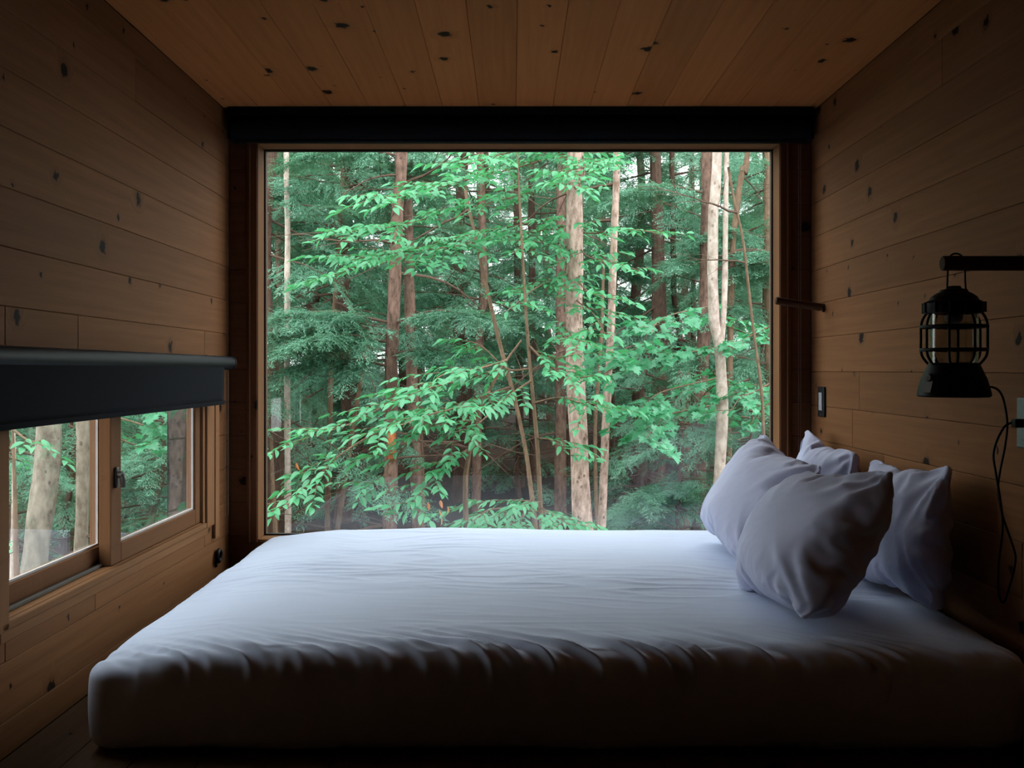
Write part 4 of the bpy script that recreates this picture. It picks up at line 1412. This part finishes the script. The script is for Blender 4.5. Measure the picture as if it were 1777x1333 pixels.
def leafy(name, label, stem, branches, Y, kind='beech', size=0.085, seed=0, tw=0.34, dens=1.0, group='leafy saplings outside the window'):
    """stem: px polyline or None; branches: list of (px polyline, spread in px)"""
    rs = random.Random(900 + seed)
    leaves = LEAF_B if kind == 'beech' else LEAF_M
    mats = []
    b0 = [W(a, b, Y) for a, b in stem]
    gz = ground_z(b0[-1].x, Y) - 0.05
    if b0[-1].z > gz: b0.append(Vector((b0[-1].x + 0.05, Y, gz)))
    S = spline(b0, 30)
    foot = S[-1].copy()
    e = empty(name, foot, label, 'sapling', group)
    def part(nm_, pts, rad, sides=6):
        o = MB().tube([q - foot for q in pts], rad, sides, caps=False).build(nm_, M['bark_thin'], None, True)
        o.parent = e
        return o
    part('stem', S, [0.006 + 0.016 * i / 29 for i in range(30)], 8)
    def put_leaf(p, d, sz, me=None):
        droop = rs.uniform(-0.10, 0.60)
        d = Vector((d.x, d.y, 0)).normalized() if Vector((d.x, d.y, 0)).length > 1e-4 else Vector((1, 0, 0))
        x = (d * math.cos(droop) + Vector((0, 0, -math.sin(droop)))).normalized()
        y = Vector((0, 0, 1)).cross(x).normalized()
        tilt = rs.uniform(-0.6, 0.6)
        y = (y * math.cos(tilt) + x.cross(y) * math.sin(tilt)).normalized()
        z = x.cross(y)
        m = Matrix((x, y, z)).transposed().to_4x4()
        m = Matrix.Translation(p - foot) @ m @ Matrix.Scale(sz, 4)
        mats.append((m, me or rs.choice(leaves)))
    for bi, (bp, dY) in enumerate(branches):
        n = len(bp)
        P = [W(a, b, Y + dY * i / (n - 1)) for i, (a, b) in enumerate(bp)]
        ln = sum((P[i + 1] - P[i]).length for i in range(n - 1))
        ns = max(8, int(ln / 0.05))
        S2 = spline(P, ns)
        part('branch', S2, [0.0075 * (1 - 0.8 * i / (ns - 1)) + 0.0012 for i in range(ns)])
        sd = 1
        step = max(1, int(round(0.085 / dens / (ln / ns))))
        for i in range(1, ns, step):
            f = i / ns
            t = (S2[min(i + 1, ns - 1)] - S2[i - 1]).normalized()
            hz = Vector((t.x, t.y, 0)).normalized()
            lat = Vector((-hz.y, hz.x, 0)) * sd
            sd = -sd
            if NV(Vector((i * 0.35, bi * 3.7 + seed, 1.0))) < -0.22: continue
            l = tw * rs.choice((0.35, 0.6, 0.8, 1.1, 1.5)) * (1 - 0.5 * f)
            td = (hz * rs.uniform(0.5, 1.3) + lat * rs.uniform(0.25, 1.0) + Vector((0, 0, rs.uniform(-0.42, 0.22)))).normalized()
            a = S2[i]
            b = a + td * l + Vector((0, 0, -0.10 * l))
            if l > 0.10:
                part('twig', [a, a.lerp(b, 0.5) + Vector((0, 0, 0.015)), b], [0.0032, 0.0022, 0.001], 4)
            k = max(1, int(l / (0.036 if kind == 'beech' else 0.055)))
            ss = 1
            for j in range(k):
                q = a.lerp(b, (j + 0.7) / k) + Vector((0, 0, 0.012))
                side = Vector((-td.y, td.x, 0)).normalized() * ss
                ss = -ss
                put_leaf(q, td * 0.9 + side * 0.8, size * rs.uniform(0.72, 1.15))
            put_leaf(b, td, size * rs.uniform(0.9, 1.2))
        put_leaf(S2[-1], (S2[-1] - S2[-3]), size)
    # leaves: the nearest ones as single parts, the rest joined
    order = sorted(range(len(mats)), key=lambda i: (mats[i][0].translation.y, i))
    for i in order[:300]:
        m, me = mats[i]
        o = bpy.data.objects.new('leaf', me)
        COL.objects.link(o); o.parent = e; o.matrix_local = m
    if len(order) > 300:
        mb = MB()
        for i in order[300:]:
            m, me = mats[i]
            b = len(mb.v)
            mb.v += [tuple(m @ v.co) for v in me.vertices]
            mb.f += [tuple(b + k for k in p.vertices) for p in me.polygons]
        o = mb.build('leaves', leaves[0].materials[0], None)
        o.parent = e; o['kind'] = 'stuff'
    return e, foot, len(mats)

CNT = []
# lower cascade to the left
r = leafy('beech_sapling', 'leafy beech sapling cascading to the lower left of the picture window',
      [(905, 590), (870, 640), (830, 720), (812, 800), (808, 880)],
      [([(870, 640), (790, 662), (700, 688), (610, 735), (508, 768)], -0.5),
       ([(835, 700), (740, 715), (660, 748), (590, 790), (520, 858), (466, 902)], -0.9),
       ([(826, 728), (740, 745), (690, 790), (650, 850)], -0.3),
       ([(812, 780), (770, 812), (735, 850), (706, 890)], -0.6),
       ([(850, 680), (800, 705), (745, 720), (690, 740)], -1.0),
       ([(880, 625), (830, 640), (770, 650), (740, 675)], -0.7)], 6.6, 'beech', 0.088, 1, 0.40, 1.25)
CNT.append(r[2])
ebch, fbch = r[0], r[1]
for (a, b) in ((742, 872), (764, 868), (763, 884), (765, 898), (776, 878), (515, 803)):
    o = bpy.data.objects.new('dead_leaf', DEAD[0]); COL.objects.link(o); o.parent = ebch
    o.matrix_local = Matrix.Translation(W(a, b, 6.05) - fbch) @ Matrix.Rotation(1.35, 4, 'Y') @ Matrix.Rotation(a * 1.7, 4, 'X') @ Matrix.Scale(0.055, 4)
    o['label'] = 'withered orange leaf'
# centre
r = leafy('beech_sapling', 'leafy beech sapling with a thin stem in front of the window centre',
      [(897, 250), (903, 375), (916, 590), (932, 769), (940, 917)],
      [([(918, 600), (960, 640), (1000, 655), (1040, 650)], -0.6),
       ([(922, 660), (880, 690), (830, 735), (790, 750)], -0.8),
       ([(925, 700), (970, 690), (1010, 700), (1035, 690)], -0.5),
       ([(930, 760), (960, 765), (990, 790)], -0.2),
       ([(920, 640), (880, 640), (835, 600), (800, 590)], 0.3),
       ([(938, 870), (900, 880), (850, 885), (820, 905)], -0.6),
       ([(938, 880), (960, 895), (985, 910)], -0.6)], 7.2, 'beech', 0.086, 2, 0.42, 1.25)
CNT.append(r[2])
# upper cascade
r = leafy('beech_sapling', 'bright green beech boughs sweeping across the top left of the picture window',
      [(1002, 130), (997, 260), (994, 420), (998, 600), (1004, 780), (1010, 917)],
      [([(997, 262), (900, 290), (810, 312), (720, 338), (648, 340)], -2.3),
       ([(996, 312), (880, 345), (780, 368), (690, 392), (582, 404)], -2.3),
       ([(995, 390), (860, 415), (770, 430), (680, 440), (590, 455)], -2.1),
       ([(995, 372), (880, 395), (760, 420), (640, 455), (572, 484)], -1.0),
       ([(998, 235), (930, 255), (870, 268), (800, 290)], -1.8),
       ([(997, 265), (1015, 290), (1005, 330)], -1.9)], 8.7, 'beech', 0.095, 3, 0.44, 1.25)
CNT.append(r[2])
# leaves in front of the pale trunk
r = leafy('beech_sapling', 'light green beech leaves hanging in front of the broad pale trunk',
      [(992, 330), (995, 420), (996, 520), (999, 640), (1005, 800), (1010, 917)],
      [([(995, 430), (960, 425), (920, 420), (890, 440)], -1.7), ([(995, 395), (1005, 425), (1020, 445), (1060, 455), (1110, 470)], -1.9),
       ([(996, 450), (1000, 480), (1020, 505), (1065, 520)], -1.9),
       ([(996, 500), (1000, 520), (1030, 545), (1050, 580)], -1.9),
       ([(997, 560), (980, 580), (1010, 592)], -1.9),
       ([(996, 470), (930, 500), (880, 540)], -1.9),
       ([(995, 400), (1030, 405), (1080, 398), (1150, 405)], -1.9)], 8.8, 'beech', 0.092, 4, 0.36, 1.1)
CNT.append(r[2])
# low leaves at the foot of the window
r = leafy('beech_sapling', 'low leafy sapling peeping over the bed at the window centre',
      [(925, 860), (905, 900), (900, 930)],
      [([(915, 880), (870, 895), (830, 905), (790, 915)], -0.4),
       ([(915, 885), (950, 890), (985, 905)], -0.4),
       ([(910, 895), (880, 915), (850, 925)], -0.7),
       ([(920, 870), (890, 868), (845, 870), (815, 880)], 0.2)], 8.4, 'beech', 0.09, 5, 0.40, 1.3)
CNT.append(r[2])
# maple on the right
r = leafy('maple_sapling', 'maple sapling with broad lobed leaves between the mottled trunk and the birch',
      [(1241, 470), (1247, 600), (1252, 740), (1246, 917)],
      [([(1248, 612), (1130, 625), (1080, 632), (1030, 660)], -1.5),
       ([(1249, 640), (1240, 650), (1290, 690), (1330, 712)], 0.4),
       ([(1250, 655), (1150, 680), (1110, 710), (1085, 720)], -1.7),
       ([(1252, 700), (1160, 720), (1140, 740), (1120, 760)], -1.7),
       ([(1242, 530), (1170, 545), (1140, 560), (1130, 580)], -1.4),
       ([(1243, 540), (1250, 560), (1300, 580), (1335, 590)], 0.4),
       ([(1247, 605), (1150, 615), (1100, 600), (1060, 625)], -2.0),
       ([(1250, 660), (1220, 690), (1240, 720)], 0.4)], 9.15, 'maple', 0.108, 6, 0.40, 1.1)
CNT.append(r[2])
r = leafy('maple_sapling', 'maple leaves hanging at the right edge of the picture window',
      [(1350, 500), (1345, 700), (1342, 900)],
      [([(1348, 560), (1320, 575), (1290, 590), (1270, 610)], -0.3),
       ([(1345, 660), (1310, 680), (1285, 690), (1270, 712)], -0.5),
       ([(1346, 690), (1320, 715), (1300, 740)], -0.2)], 8.6, 'maple', 0.10, 7, 0.36, 1.2)
CNT.append(r[2])
# side window
r = leafy('maple_sapling', 'bright leaves of a sapling seen through the right half of the side window',
      [(215, 640), (200, 760), (195, 960)],
      [([(208, 690), (250, 700), (290, 712), (320, 722)], -0.3), ([(204, 725), (240, 735), (275, 750), (300, 765)], -0.3), ([(203, 760), (240, 775), (265, 780)], 0.2)],
      6.4, 'maple', 0.10, 8, 0.34, 1.2)
CNT.append(r[2])
r = leafy('beech_sapling', 'sparse leaves of a sapling seen through the left half of the side window',
      [(20, 700), (26, 860), (30, 1020)],
      [([(22, 745), (50, 765), (75, 765)], -0.2), ([(24, 770), (10, 790), (35, 800)], 0.2), ([(28, 940), (35, 950), (20, 960)], 0.2)],
      5.4, 'beech', 0.085, 9, 0.24, 0.9)
CNT.append(r[2])
print('LEAVES', CNT)
